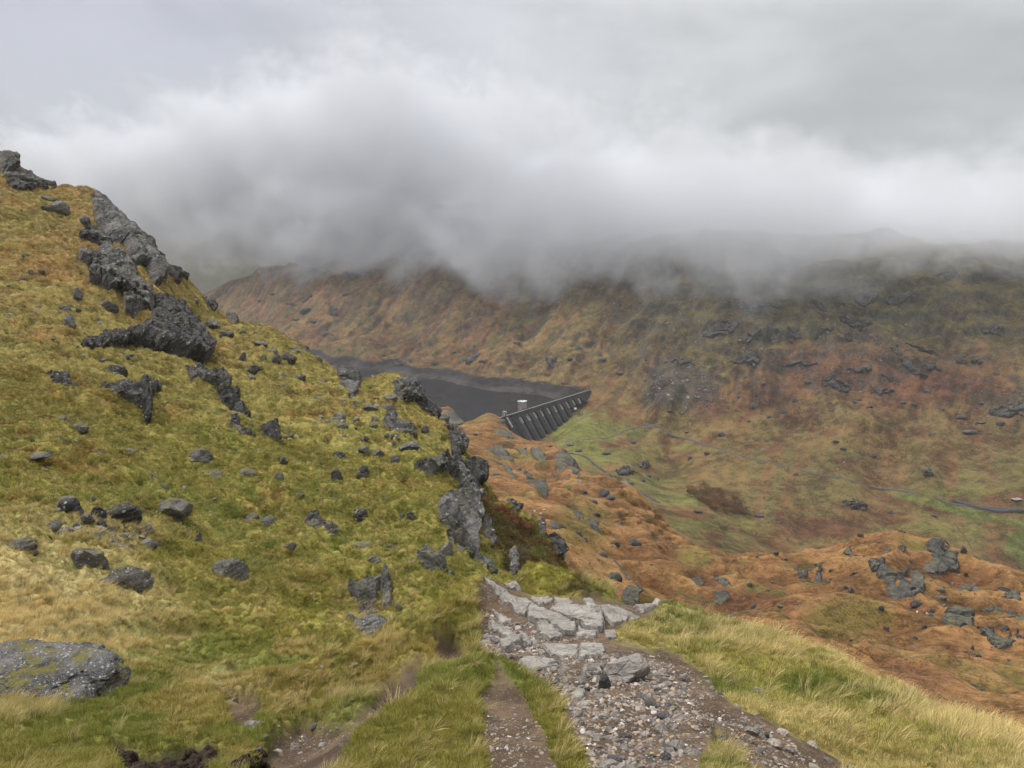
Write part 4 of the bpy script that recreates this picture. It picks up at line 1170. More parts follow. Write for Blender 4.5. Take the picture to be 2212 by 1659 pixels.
ROCK_STONE = rock_material('path_stone', (0.14, 0.122, 0.104), (0.36, 0.325, 0.28), 0.0, 0.0, 14.0)
ROCK_STONE_D = rock_material('path_stone_dark', (0.06, 0.056, 0.055), (0.17, 0.16, 0.155), 0.05, 0.0, 14.0)
ROCK_STONE_B = rock_material('path_stone_buff', (0.30, 0.25, 0.20), (0.55, 0.48, 0.40), 0.0, 0.0, 14.0)
FS = [
 ('A', 1640, 930, 470, 250, 'large pale boulder with a dark left face, sunk in the path gravel', ROCK_PALE, 0.32, 'boulder'),
 ('A', 1425, 1010, 130, 190, 'dark wedge of rock against the left of the large path boulder', ROCK_STONE_D, 0.2, 'rock'),
 ('A', 1875, 1235, 130, 165, 'pale upright stone standing in the gravel', ROCK_STONE, 0.25, 'stone'),
 ('A', 1310, 950, 190, 90, 'flat topped pale rock left of the large path boulder', ROCK_STONE, 0.1, 'rock'),
 ('A', 1270, 1070, 64, 56, 'dark fist sized stone below the flat topped rock', ROCK_STONE_D, 0.1, 'stone'),
 ('A', 1335, 1080, 56, 50, 'brown rounded stone at the foot of the dark wedge', ROCK_STONE_B, 0.0, 'stone'),
 ('A', 2020, 1108, 80, 60, 'pale buff stone on the bare right side of the path', ROCK_STONE_B, 0.0, 'stone'),
 ('6', 795, 1090, 66, 64, 'white grey block on the right edge of the path by the turf', ROCK_PALE, 0.0, 'rock'),
 ('7', 1005, 600, 84, 84, 'pale square stone built under the overhanging turf', ROCK_STONE, 0.1, 'stone'),
 ('7', 1000, 545, 90, 26, 'dark lintel like stone over the pale square one under the turf', ROCK_STONE_D, 0.0, 'stone'),
 ('7', 1930, 1195, 95, 62, 'dark block at the bottom of the gravel path', ROCK_STONE_D, 0.0, 'stone'),
 ('7', 2030, 1262, 90, 80, 'brown broken stone near the bottom edge of the path', ROCK_STONE, 0.1, 'stone'),
 ('7', 1960, 1075, 60, 44, 'grey cube shaped stone in the gravel above the dark block', ROCK_STONE, 0.0, 'stone'),
 ('8', 1430, 685, 150, 46, 'flat grey slab at the edge of the muddy side track', ROCK_STONE, 0.05, 'rock slab'),
 ('8', 1715, 930, 180, 62, 'smooth domed grey slab in the grass of the muddy side track', ROCK_STONE, 0.0, 'rock slab'),
 ('8', 1862, 986, 56, 52, 'cream coloured stone beside the domed slab', ROCK_STONE_B, 0.0, 'stone'),
 ('8', 1565, 715, 44, 34, 'small pale stone under a peat lip on the side track', ROCK_STONE, 0.0, 'stone'),
 ('7', 408, 876, 42, 30, 'pale stone lying at the foot of the peat bank', ROCK_STONE, 0.0, 'stone'),
 ('6', 400, 1030, 60, 40, 'grey stone in earth on the right side of the path', ROCK_STONE, 0.0, 'stone'),
 ('6', 1085, 1380, 60, 30, 'buff stone at the lower right end of the path', ROCK_STONE_B, 0.0, 'stone'),
 ('6', 960, 1400, 66, 34, 'pair sized pale stone at the lower right, left of the buff one', ROCK_STONE, 0.0, 'stone'),
 ('6', 830, 1320, 50, 26, 'dark flat stone in the bare earth rut', ROCK_STONE_D, 0.0, 'stone'),
 ('6', 650, 1035, 28, 20, 'tiny white stone on the bare earth', ROCK_PALE, 0.0, 'stone'),
]
for v, x, y, w, h, lab, mt, tl, cat in FS:
    (qx, qy), = Q(v, [(x, y)]); s = VIEWS[v][2]
    boulder(cat.replace(' ', '_'), 'N', qx, qy, w * s, h * s, lab, mt, cat, tilt=tl, n=4 if w * s > 40 else 3, bury=0.38, cuts=12)

# the big lichened boulder low on the left
b0 = hit('N', 120, 1512)
Vb, Fb = boulder_verts(77, 6, 3, 0.0, 0.0)
Db = Vb / np.linalg.norm(Vb, axis=1)[:, None]
pe = 3.6
Vb = Db / ((np.abs(Db) ** pe).sum(1) ** (1 / pe))[:, None]                     # blocky
Vb = Vb * np.array([0.63, 0.40, 0.185])
bed = Vb[:, 2] + 0.10 * Vb[:, 0] + 0.03 * fbm(Vb[:, 0] * 3, Vb[:, 1] * 3, seed=5)   # beds dip a little to the right
kb = np.floor(bed / 0.055)
stp = _hash(kb.astype(np.int64) & 0xffff, np.zeros(len(kb), np.int64), np.zeros(len(kb), np.int64), 9) - 0.5
hor = 1 + 0.17 * stp + 0.10 * fbm(Vb[:, 0] * 4, Vb[:, 1] * 4, Vb[:, 2] * 14 + 0.31, oct=4, seed=6)
d1_, d2_, id_ = worley(Vb[:, 0] * 5.5 + 9, kb * 3.7 + Vb[:, 1] * 5.5, 12)
hor = hor + 0.10 * (id_ - 0.5) - 0.05 * sstep(0.10, 0, d2_ - d1_)
Vb[:, 0] *= hor; Vb[:, 1] *= hor
Vb[:, 2] += 0.035 * (id_ - 0.5) + 0.03 * fbm(Vb[:, 0] * 5, Vb[:, 1] * 5, oct=4, seed=7) - 0.20 * np.maximum(Vb[:, 0] - 0.42, 0) + 0.06 * np.maximum(-Vb[:, 0] - 0.1, 0) * (Vb[:, 2] < 0)
me = mesh_np('boulder', Vb, Fb, ROCK_BIG, True); me.set_sharp_from_angle(angle=radians(30))
o = obj('boulder', me, loc=(b0[0] - 0.28, b0[1] + 0.25, b0[2] + 0.0)); o.rotation_euler = (0.10, 0.06, -0.12)
tag(o, 'big flat topped boulder crusted with lichen and moss, cut by the left frame edge', 'boulder')

# ---- the 300 most visible loose stones of the gravel: individual things sharing a dozen shapes
PROTO = []
for i in range(14):
    V, F = boulder_verts(300 + i, 2, 9, 0.05, 0.04)
    lo, hi = V.min(0), V.max(0); V = (V - (lo + hi) / 2) / (hi - lo) * np.array([1.0, 0.75, 0.45])
    for j, mt in enumerate((ROCK_STONE, ROCK_STONE_D, ROCK_STONE_B)):
        me = mesh_np('stone', V, F, mt, True); me.set_sharp_from_angle(angle=radians(28)); PROTO.append(me)


def ground_pts(n, poly, seed, ymax=11.0, power=1.0):
    """random places on the near ground inside a survey outline, evenly spread over the land"""
    rg = np.random.default_rng(seed); out = []
    pa = np.array(poly)
    cor = np.array([hit('N', q[0], min(q[1], 1680)) for q in poly])
    x0, x1, y0, y1 = cor[:, 0].min(), cor[:, 0].max(), cor[:, 1].min(), min(cor[:, 1].max(), ymax)
    tot = 0
    while tot < n:
        x = rg.uniform(x0, x1, n * 3); y = y0 + (y1 - y0) * rg.uniform(0, 1, n * 3) ** power
        z = fN(x, y); px, py = project(x, y, z)
        ok = in_poly(px, py, poly) + 6 * fbm(x * 3, y * 3, seed=seed) > 0
        out.append(np.c_[x[ok], y[ok]]); tot += ok.sum()
        if len(out) > 60: break
    return np.concatenate(out)[:n]


RUB = [(1240,1565),(1215,1490),(1160,1445),(1090,1430),(1040,1390),(1050,1330),(1150,1340),(1180,1390),(1300,1400),(1420,1430),(1480,1470),(1520,1540),(1505,1600),(1500,1680),(1300,1680)]
LOOSE = ground_pts(250, RUB, 5, power=1.25)
LOOSE2 = ground_pts(34, [(1520,1450),(1650,1540),(1740,1600),(1850,1675),(1700,1675),(1600,1580)], 6, power=1.2)
LOOSE3 = ground_pts(26, [(540,1530),(700,1480),(860,1450),(880,1480),(720,1590),(640,1660),(560,1640)], 8)
rg = np.random.default_rng(21)
for pts, lab, grp in ((LOOSE, 'loose stone in the gravel of the path', 'loose stones of the path'), (LOOSE2, 'loose stone on the bare earth at the right of the path', 'stones on the bare earth'), (LOOSE3, 'loose stone on the muddy side track', 'stones of the muddy side track')):
    zz = hN(pts[:, 0], pts[:, 1])
    for (x, y), z in zip(pts, zz):
        k = int(rg.integers(14)) * 3 + int(rg.choice([0, 0, 0, 1, 2]))
        o = bpy.data.objects.new('stone', PROTO[k])
        s = 0.024 + 0.045 * float(rg.random()) ** 2.5 + 0.004 * y
        o.scale = (s, s * rg.uniform(.8, 1.2), s * rg.uniform(.8, 1.3)); o.location = (x, y, z + s * 0.08)
        o.rotation_euler = (rg.normal() * 0.25, rg.normal() * 0.25, rg.uniform(0, 6.28))
        tint = ('grey', 'dark', 'buff')[k % 3] + (' fist sized' if s > 0.06 else ' small')
        link(o); tag(o, tint + ' ' + lab, 'stone', grp)


# ------------------------------------------------------------------ scattered by the thousand: gravel, grass (points carry the instances)
def scatter(name, pts, rots, scales, cols, protos, pick):
    """one object: points that carry copies of a few prototype meshes, placed by geometry nodes"""
    n = len(pts)
    me = bpy.data.meshes.new(name); me.vertices.add(n); me.vertices.foreach_set('co', np.asarray(pts, np.float32).ravel())
    for an, typ, key, arr in (('rot', 'FLOAT_VECTOR', 'vector', rots), ('scl', 'FLOAT_VECTOR', 'vector', scales), ('icol', 'FLOAT_VECTOR', 'vector', cols)):
        a = me.attributes.new(an, typ, 'POINT'); a.data.foreach_set(key, np.asarray(arr, np.float32).ravel())
    a = me.attributes.new('pick', 'INT', 'POINT'); a.data.foreach_set('value', np.asarray(pick, np.int32))
    o = obj(name, me); tag(o, kind='stuff')
    coll = bpy.data.collections.new(name + '_shapes')
    for i, pm in enumerate(protos):
        po = bpy.data.objects.new('%s_shape_%02d' % (name, i), pm); coll.objects.link(po)
    ng = bpy.data.node_groups.new(name + '_nodes', 'GeometryNodeTree')
    ng.interface.new_socket('Geometry', in_out='INPUT', socket_type='NodeSocketGeometry')
    ng.interface.new_socket('Geometry', in_out='OUTPUT', socket_type='NodeSocketGeometry')
    G = ng.nodes; L = ng.links
    gi, go = G.new('NodeGroupInput'), G.new('NodeGroupOutput')
    ci = G.new('GeometryNodeCollectionInfo'); ci.inputs['Collection'].default_value = coll
    ci.inputs['Separate Children'].default_value = True; ci.inputs['Reset Children'].default_value = True
    ip = G.new('GeometryNodeInstanceOnPoints'); ip.inputs['Pick Instance'].default_value = True
    def na(nm, dt):
        q = G.new('GeometryNodeInputNamedAttribute'); q.data_type = dt; q.inputs['Name'].default_value = nm
        return q.outputs['Attribute']
    L.new(gi.outputs[0], ip.inputs['Points']); L.new(ci.outputs[0], ip.inputs['Instance'])
    L.new(na('pick', 'INT'), ip.inputs['Instance Index'])
    e2r = G.new('FunctionNodeEulerToRotation'); L.new(na('rot', 'FLOAT_VECTOR'), e2r.inputs[0]); L.new(e2r.outputs[0], ip.inputs['Rotation'])
    L.new(na('scl', 'FLOAT_VECTOR'), ip.inputs['Scale']); L.new(ip.outputs[0], go.inputs[0])
    md = o.modifiers.new('scatter', 'NODES'); md.node_group = ng
    return o


def gravel_mat():
    m, N, b, out = new_mat('gravel_stone')
    pos = N.n('ShaderNodeNewGeometry').outputs['Position']
    c = N.attr('icol', 'INSTANCER').outputs['Color']
    k = N.ss(N.noise(pos, 60, 3, 0.6), 0.3, 0.7, 0.7, 1.25)
    N.put(b.inputs['Base Color'], N.mix(1.0, c, N.comb(k, k, k), 'MULTIPLY'))
    b.inputs['Roughness'].default_value = 0.85
    return m


GM = gravel_mat()
gp = []
for i in range(8):
    V, F = boulder_verts(500 + i, 1, 8, 0.04, 0.03)
    lo, hi = V.min(0), V.max(0); V = (V - (lo + hi) / 2) / (hi - lo) * np.array([1.0, 0.7, 0.42])
    gp.append(mesh_np('chip', V, F, GM, False))
PG = [(1290,1680),(1240,1565),(1210,1490),(1135,1440),(1060,1425),(1040,1395),(1040,1330),(1060,1285),(1150,1300),(1180,1360),(1330,1385),(1440,1405),(1500,1450),(1560,1510),(1640,1550),(1720,1600),(1830,1680),(1660,1680),(1590,1600),(1545,1565),(1515,1605),(1500,1680)]
S1 = ground_pts(8000, PG, 31, power=1.3); S2 = ground_pts(1600, GULLY, 32); S3 = ground_pts(500, TRACK, 33)
S = np.concatenate([S1, S2, S3]); rg = np.random.default_rng(3)
dens = fbm(S[:, 0] * 1.7, S[:, 1] * 1.7, oct=3, seed=77)
spx, spy = project(S[:, 0], S[:, 1], fN(S[:, 0], S[:, 1]))
rub = in_poly(spx, spy, RUB) > 0
keep = (dens + 0.55 * rub + rg.normal(0, 0.15, len(S))) > 0.02
S = S[keep]; rub = rub[keep]
n = len(S); z = hN(S[:, 0], S[:, 1])
sz = (0.007 + 0.022 * rg.random(n) ** 2.2) * np.where(rub, 1.15, 0.8) * (0.8 + 0.07 * S[:, 1])
tone = rg.random(n)
cols = np.where((tone < 0.16)[:, None], (0.11, 0.102, 0.098), np.where((tone < 0.6)[:, None], (0.25, 0.225, 0.195), np.where((tone < 0.93)[:, None], (0.31, 0.24, 0.175), (0.50, 0.46, 0.41)))) * rg.uniform(0.65, 1.2, (n, 1))
scatter('gravel', np.c_[S, z + sz * 0.12], np.c_[rg.normal(0, .3, n), rg.normal(0, .3, n), rg.uniform(0, 6.28, n)], sz[:, None] * rg.uniform(.75, 1.25, (n, 3)), cols, gp, rg.integers(0, 8, n))


# ------------------------------------------------------------------ grass
def grass_mat():
    m, N, b, out = new_mat('grass_blades')
    c = N.attr('icol', 'INSTANCER').outputs['Color']
    tip = N.attr('tip').outputs['Fac']
    pos = N.n('ShaderNodeNewGeometry').outputs['Position']
    rn = N.attr('bl').outputs['Fac']
    k = N.ss(rn, 0, 1, 0.6, 1.4)
    c = N.mix(1.0, c, N.comb(k, k, k), 'MULTIPLY')
    c = N.mix(N.mul(N.ss(tip, 0.35, 1.0), 0.45), c, N.mix(1.0, c, (1.7, 1.45, 1.35), 'MULTIPLY'))
    N.put(b.inputs['Base Color'], c)
    b.inputs['Roughness'].default_value = 0.7
    tr = N.n('ShaderNodeBsdfTranslucent'); N.put(tr.inputs['Color'], c)
    mx = N.n('ShaderNodeMixShader'); mx.inputs[0].default_value = 0.3
    m.node_tree.links.new(b.outputs[0], mx.inputs[1]); m.node_tree.links.new(tr.outputs[0], mx.inputs[2])
    m.node_tree.links.new(mx.outputs[0], out.inputs['Surface'])
    return m


GRASS = grass_mat()


def tuft(seed, blades, spread, height, width, bend, lean=0.5, segs=3):
    """a tuft of tapering, bending blades; unit height"""
    rg = np.random.default_rng(seed)
    V, F, tip, bl = [], [], [], []
    for i in range(blades):
        a = rg.uniform(0, 6.28); rr = spread * math.sqrt(rg.random())
        bx, by = rr * math.cos(a), rr * math.sin(a)
        h = height * rg.uniform(0.45, 1.0); dirn = a + rg.normal(0, 0.7)
        out_ = rg.uniform(0.15, 1.0) * bend
        wd = width * rg.uniform(0.6, 1.2); q = rg.random(); face = rg.uniform(0, 3.14)
        i0 = len(V)
        for sgi in range(segs + 1):
            t = sgi / segs
            off = out_ * h * t * t
            x = bx + math.cos(dirn) * off + lean * h * t * t * 0.6; y = by + math.sin(dirn) * off - lean * h * t * t * 0.25
            zz = h * (t - 0.35 * out_ * t * t) - 0.02
            w = wd * (1 - t) ** 0.7
            if sgi < segs:
                V += [(x - w * math.cos(face), y - w * math.sin(face), zz), (x + w * math.cos(face), y + w * math.sin(face), zz)]; tip += [t, t]; bl += [q, q]
            else:
                V.append((x, y, zz)); tip.append(1); bl.append(q)
        for sgi in range(segs - 1):
            k = i0 + 2 * sgi; F += [(k, k + 1, k + 3), (k, k + 3, k + 2)]
        k = i0 + 2 * (segs - 1); F.append((k, k + 1, k + 2))
    me = mesh_np('tuft', np.array(V), np.array(F), GRASS, True)
    for an, arr in (('tip', tip), ('bl', bl)):
        a = me.attributes.new(an, 'FLOAT', 'POINT'); a.data.foreach_set('value', np.array(arr, np.float32))
    return me


TUFTS = [tuft(1, 46, 0.55, 1.0, 0.030, 0.6, 0.25), tuft(2, 46, 0.6, 1.0, 0.030, 0.9, 0.35), tuft(3, 40, 0.5, 0.9, 0.034, 0.7, 0.2),        # short turf
         tuft(4, 46, 0.28, 1.0, 0.015, 0.75, 0.75), tuft(5, 46, 0.32, 1.0, 0.015, 0.9, 0.9), tuft(6, 40, 0.25, 1.0, 0.016, 0.6, 0.6),      # long bleached grass
         tuft(7, 34, 0.75, 0.8, 0.060, 1.0, 0.1, 2), tuft(8, 34, 0.8, 0.8, 0.060, 1.1, 0.1, 2)]                                              # tussock seen from afar


def grass_points():
    rg = np.random.default_rng(9)
    P_, S_, C_, K_ = [], [], [], []
    # (distance range, spacing law): density falls with distance so that tufts stay about as dense in the picture
    bands = [(1.5, 4.2, 32000), (4.2, 7.5, 30000), (7.5, 13.0, 26000), (13.0, 26.0, 26000), (26, 55, 24000), (55, 150, 16000)]
    for a, b, n in bands:
        u = rg.uniform(-0.78, 0.78, n) if a < 13 else rg.uniform(-0.78, 0.12, n)
        y = np.sqrt(rg.uniform(a * a, b * b, n)); x = u * y
        z, px, py, mp, mt, mg, mk = hN(x, y, True)
        soil = np.clip(mp + mt + mg + mk, 0, 1)
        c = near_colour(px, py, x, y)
        e = 0.05
        zx = fN(x + e, y); zy = fN(x, y + e); z0 = fN(x, y)
        keep = (soil + rg.normal(0, 0.10, n) < 0.35)
        # keep the steep dark bank for heather; thin on hidden backs
        v = py < 2000
        keep &= v
        straw = sstep(0.0, 0.35, fbm(x / 1.3, y / 1.3, oct=3, seed=74) - 0.10 + 0.35 * sstep(500, 50, px) * sstep(1500, 1350, py) + 0.25 * (px > 1330) * sstep(60, 0, np.abs(py - (1300 + (px - 1400) * 0.37))) - 0.05) * np.where((y < 9) & (px > 560) & ((px < 1345) | ((px < 1720) & (py > 1540))), 0.22, np.where((px > 1345) & (y < 12), 0.62, 1.0))
        isS = rg.random(n) < np.clip(0.02 + 0.6 * straw, 0, 0.6)
        far = y > 24
        base = np.where(isS, rg.uniform(0.06, 0.14, n), rg.uniform(0.022, 0.055, n))
        base = np.where(far, rg.uniform(0.12, 0.26, n) * (1 + (y - 24) / 120), base * (1 + 0.07 * np.maximum(y - 5, 0)))
        path_edge = soil > 0.05
        base = np.where(path_edge, base * 0.6, base)
        base = base * np.where(y < 3.4, 0.72, 1.0)
        k = np.where(isS, rg.integers(3, 6, n), rg.integers(0, 3, n)); k = np.where(far, rg.integers(6, 8, n), k)
        cc = c * rg.uniform(0.80, 1.40, (n, 1)) * np.where(y < 12, 1.40, 1.10)[:, None]
        cc = np.where((isS & ~far)[:, None], cc * 0.40 + np.array(STRAW) * 0.80, cc)
        gsel = rg.random(n) < 0.22
        cc = np.where((gsel & ~isS)[:, None], cc * 0.4 + np.array((0.15, 0.185, 0.045)) * 0.7, cc)
        P_.append(np.c_[x, y, z][keep]); C_.append(cc[keep]); K_.append(k[keep])
        hs = base * np.where(far, 0.75, 1)
        S_.append(np.c_[base, base, hs][keep] * np.where((k < 3), 1.15, 1.0)[keep][:, None])
    return map(np.concatenate, (P_, S_, C_, K_))


gp_, gs_, gc_, gk_ = grass_points()
n = len(gp_); rg = np.random.default_rng(13)
scatter('grass', gp_, np.c_[rg.normal(0, .15, n), rg.normal(0, .15, n), np.where(gk_ < 3, rg.uniform(0, 6.28, n), np.where(gk_ < 6, rg.normal(0.1, 0.7, n), rg.uniform(0, 6.28, n)))], gs_, gc_, TUFTS, gk_)

# seeding grass stalks along the right-hand brow: each stalk a thing
STALK_M, N_, b_, o_ = new_mat('dry_stalk'); b_.inputs['Base Color'].default_value = (0.36, 0.24, 0.12, 1)
HEAD_M, N_, b_, o_ = new_mat('seed_head'); b_.inputs['Base Color'].default_value = (0.40, 0.27, 0.16, 1)


def tube(pts, rad, sides=5):
    pts = np.asarray(pts, float); n = len(pts); V = []
    rad = np.broadcast_to(rad, n)
    for i in range(n):
        t = pts[min(i + 1, n - 1)] - pts[max(i - 1, 0)]; t /= np.linalg.norm(t) + 1e-12
        a = np.cross(t, [0.3, 0.9, 0.1]); a /= np.linalg.norm(a) + 1e-12; b = np.cross(t, a)
        for k in range(sides):
            th = 2 * pi * k / sides; V.append(pts[i] + rad[i] * (math.cos(th) * a + math.sin(th) * b))
    F = []
    for i in range(n - 1):
        for k in range(sides):
            k2 = (k + 1) % sides; F.append((i * sides + k, i * sides + k2, (i + 1) * sides + k2, (i + 1) * sides + k))
    return np.array(V), np.array(F)


def join(parts):
    V, F, o = [], [], 0
    for v, f in parts: V.append(v); F.append(np.asarray(f) + o); o += len(v)
    return np.concatenate(V), np.concatenate(F)


def stalk_parts(seed):
    rg = np.random.default_rng(seed); t = np.linspace(0, 1, 7)
    bx, by = rg.normal(0, .12), rg.normal(0, .08)
    st = np.c_[bx * t ** 2, by * t ** 2, t]
    sv = tube(st, 0.006 * (1 - 0.6 * t))
    hd = []
    for i in range(16):
        s = 0.70 + 0.30 * i / 15; p = np.array([bx * s * s, by * s * s, s]); a = rg.uniform(0, 6.28)
        q = p + np.array([math.cos(a) * .035, math.sin(a) * .035, .05]) * (1.2 - (s - .7) * 2)
        hd.append(tube([p, (p + q) / 2, q], [0.002, 0.011, 0.001], 4))
    return sv, join(hd)


for (px_, py_, hpx, sd) in ((1995,1510,62,1),(2014,1512,52,2),(2052,1520,62,3),(2062,1530,46,4),(2108,1560,66,5),(2130,1556,58,6),(2142,1574,52,7),(2180,1600,42,8),(1810,1425,52,9),(1835,1432,56,10),(1848,1440,40,11),(1928,1475,56,12),(1945,1482,46,13),(1895,1462,36,14),(1640,1362,34,15),(1720,1384,34,16),(1238,1245,34,17),(1178,1240,30,18)):
    p = hit('N', px_, py_ + 6); p[2] = float(hN(np.array([p[0]]), np.array([p[1]]))[0])
    L_ = hpx / FPX * p[1] * 1.25
    e = empty('grass_stalk', tuple(p)); e.scale = (L_, L_, L_)
    tag(e, 'dry seeding grass stalk standing against the slope at the edge of the turf', 'grass stalk', 'seeding stalks along the turf edge')
    (sv, sf), (hv, hf) = stalk_parts(sd)
    obj('stem', mesh_np('stem', sv, sf, STALK_M), e); obj('seed_head', mesh_np('seed_head', hv, hf, HEAD_M), e)
# ------------------------------------------------------------------ outcrops of the orange moor
MO = [
 ('B', [(1015,310),(1060,280),(1150,270),(1112,340),(1092,392),(1040,372)], 3.0, 'dark left end of the cliff on the orange knoll', ROCK_MOOR),
 ('B', [(1090,392),(1112,342),(1250,332),(1330,292),(1352,312),(1290,372),(1250,440),(1232,470),(1300,462),(1442,470),(1462,542),(1372,552),(1202,562),(1132,472)], 4.0, 'long vertical cliff across the front of the orange knoll', ROCK_MOOR),
 ('B', [(1330,342),(1400,326),(1452,382),(1440,468),(1342,458),(1352,402)], 1.6, 'pale rounded slab lying above the cliff of the orange knoll', ROCK_MOOR),
 ('B', [(1470,190),(1530,186),(1622,232),(1702,300),(1722,332),(1642,332),(1612,362),(1482,352),(1432,302),(1502,272),(1522,232)], 2.6, 'broad dark slab near the top of the orange knoll', ROCK_MOOR),
 ('B', [(1110,215),(1160,186),(1196,200),(1162,222)], 1.2, 'small pointed rock near the summit of the orange knoll', ROCK_MOOR),
 ('B', [(1230,205),(1260,190),(1300,200),(1290,225),(1245,222)], 1.0, 'grey patch of rock just below the summit of the orange knoll', ROCK_MOOR),
 ('B', [(825,240),(872,205),(902,240),(962,265),(1000,240),(1002,266),(942,272)], 1.3, 'ragged rock ledge on the left shoulder of the orange knoll', ROCK_MOOR),
 ('B', [(440,342),(490,326),(512,370),(502,400),(470,392)], 1.4, 'pale topped block at the left of the rock cluster in the saddle', ROCK_MOOR),
 ('B', [(470,392),(542,382),(560,420),(502,402)], 1.0, 'dark overhang below the pale topped block in the saddle', ROCK_MOOR),
 ('B', [(560,432),(642,362),(666,382),(642,440),(602,450)], 1.4, 'slanting slab in the middle of the saddle rock cluster', ROCK_MOOR),
 ('B', [(660,432),(735,396),(722,450),(690,456)], 1.2, 'dark triangular rock at the right of the saddle rock cluster', ROCK_MOOR),
 ('B', [(1585,762),(1612,732),(1690,732),(1722,690),(1782,710),(1772,782),(1812,822),(1832,902),(1722,892),(1662,916),(1602,852)], 3.0, 'hollowed dark crag low on the right, facing the near slope', ROCK_MOOR),
 ('B', [(1830,892),(1872,882),(1952,960),(2012,980),(2092,972),(2126,1022),(2082,1066),(1982,1052),(1932,1022),(1862,952)], 2.4, 'line of dark crags stepping down below the hollowed crag', ROCK_MOOR),
 ('B', [(2095,922),(2152,900),(2230,920),(2230,1010),(2142,982)], 1.8, 'dark crag cut by the right edge of the frame', ROCK_MOOR),
 ('B', [(2050,772),(2122,800),(2230,770),(2230,852),(2142,852)], 1.6, 'rocky ledge by the right edge above the dark crag', ROCK_MOOR),
 ('B', [(1980,580),(2060,560),(2170,570),(2185,620),(2080,610)], 1.2, 'flat pale slab on the right of the moor', ROCK_MOOR),
 ('B', [(1850,640),(1930,640),(2040,630),(2050,670),(1950,660)], 1.2, 'streaky pale slabs below the flat slab on the moor', ROCK_MOOR),
 ('B', [(1830,790),(1890,770),(1975,790),(1960,830),(1880,820)], 1.1, 'grey ledge to the right of the hollowed crag', ROCK_MOOR),
 ('2', [(1110,722),(1150,742),(1202,790),(1262,880),(1332,932),(1302,962),(1232,862),(1150,782)], 2.6, 'long dark cleft of rock running down the orange spur', ROCK_MOOR),
 ('2', [(1180,722),(1222,702),(1252,752),(1292,822),(1222,822),(1172,762)], 2.6, 'smooth grey hump beside the dark cleft on the spur', ROCK_MOOR),
 ('2', [(1310,722),(1372,726),(1392,770),(1332,772)], 2.0, 'small dark outcrop on the spur below the dam', ROCK_MOOR),
 ('2', [(1410,742),(1462,746),(1512,800),(1472,832),(1422,792)], 2.6, 'rounded grey buttress in the middle of the spur', ROCK_MOOR),
 ('2', [(1550,880),(1572,772),(1622,762),(1692,832),(1652,872),(1582,872)], 2.8, 'dark broken crag at the right brow of the spur', ROCK_MOOR),
 ('2', [(1640,870),(1692,840),(1722,940),(1700,950)], 2.0, 'rib of rock descending the right brow of the spur', ROCK_MOOR),
 ('2', [(1350,890),(1402,920),(1432,982),(1392,972)], 1.8, 'slanting rock between the cleft and the pale crag on the spur', ROCK_MOOR),
 ('2', [(1390,1012),(1432,962),(1492,942),(1522,1002),(1512,1062),(1442,1032)], 2.4, 'pale cracked crag at the lower end of the spur clefts', ROCK_MOOR),
 ('2', [(1530,912),(1592,940),(1662,962),(1622,972)], 1.6, 'thin ledge of rock on the orange flank of the spur', ROCK_MOOR),
 ('2', [(1665,1135),(1712,1125),(1742,1175),(1690,1180)], 1.3, 'mossy grey outcrop on the orange slope above the stream', ROCK_MOOR),
 ('2', [(1750,1180),(1800,1170),(1840,1220),(1830,1260),(1780,1230)], 1.3, 'grey outcrop right of the mossy one on the orange slope', ROCK_MOOR),
 ('2', [(1510,1225),(1560,1195),(1630,1210),(1590,1240)], 1.2, 'low grey outcrop in rough ground below the spur', ROCK_MOOR),
 ('2', [(828,500),(902,490),(962,500),(992,576),(902,592),(862,562)], 2.2, 'grassy rock knob between the hillside and the reservoir', ROCK_MOOR),
 ('2', [(1170,625),(1222,610),(1292,640),(1300,662),(1242,662),(1182,640)], 2.0, 'dark rock band under the crest of the spur by the dam', ROCK_MOOR),
 ('6', [(345,470),(390,462),(420,485),(400,502),(360,490)], 1.0, 'flat rock on the moor above the little stream', ROCK_MOOR),
 ('6', [(425,490),(470,468),(510,490),(480,512)], 1.1, 'grey rock right of the flat one above the little stream', ROCK_MOOR),
 ('6', [(555,490),(640,530),(665,560),(630,556),(580,520)], 1.0, 'slanting dark ledge on the moor behind the turf edge', ROCK_MOOR),
 ('6', [(550,602),(602,586),(642,612),(562,626)], .9, 'dark block just beyond the edge of the turf', ROCK_MOOR),
 ('6', [(640,662),(752,680),(852,690),(762,720),(662,692)], .8, 'dark rubble band just beyond the edge of the turf', ROCK_MOOR),
 ('6', [(40,640),(112,602),(182,620),(152,652)], 1.0, 'wet dark step of rock at the foot of the little stream', ROCK_MOOR),
 ('6', [(0,530),(45,510),(58,560),(20,570)], 1.0, 'rounded rock left of the little stream', ROCK_MOOR),
 ('6', [(440,170),(480,150),(540,260),(500,250)], 1.0, 'mossy boggy ledge below the saddle', ROCK_MOOR),
]
for v, pl, rel, lab, mt in MO:
    crag('rock_outcrop', 'S', Q(v, pl), rel * 0.8, lab, mt, dip=-0.3, maxn=64, shelves=0.15, ragged=0.8)

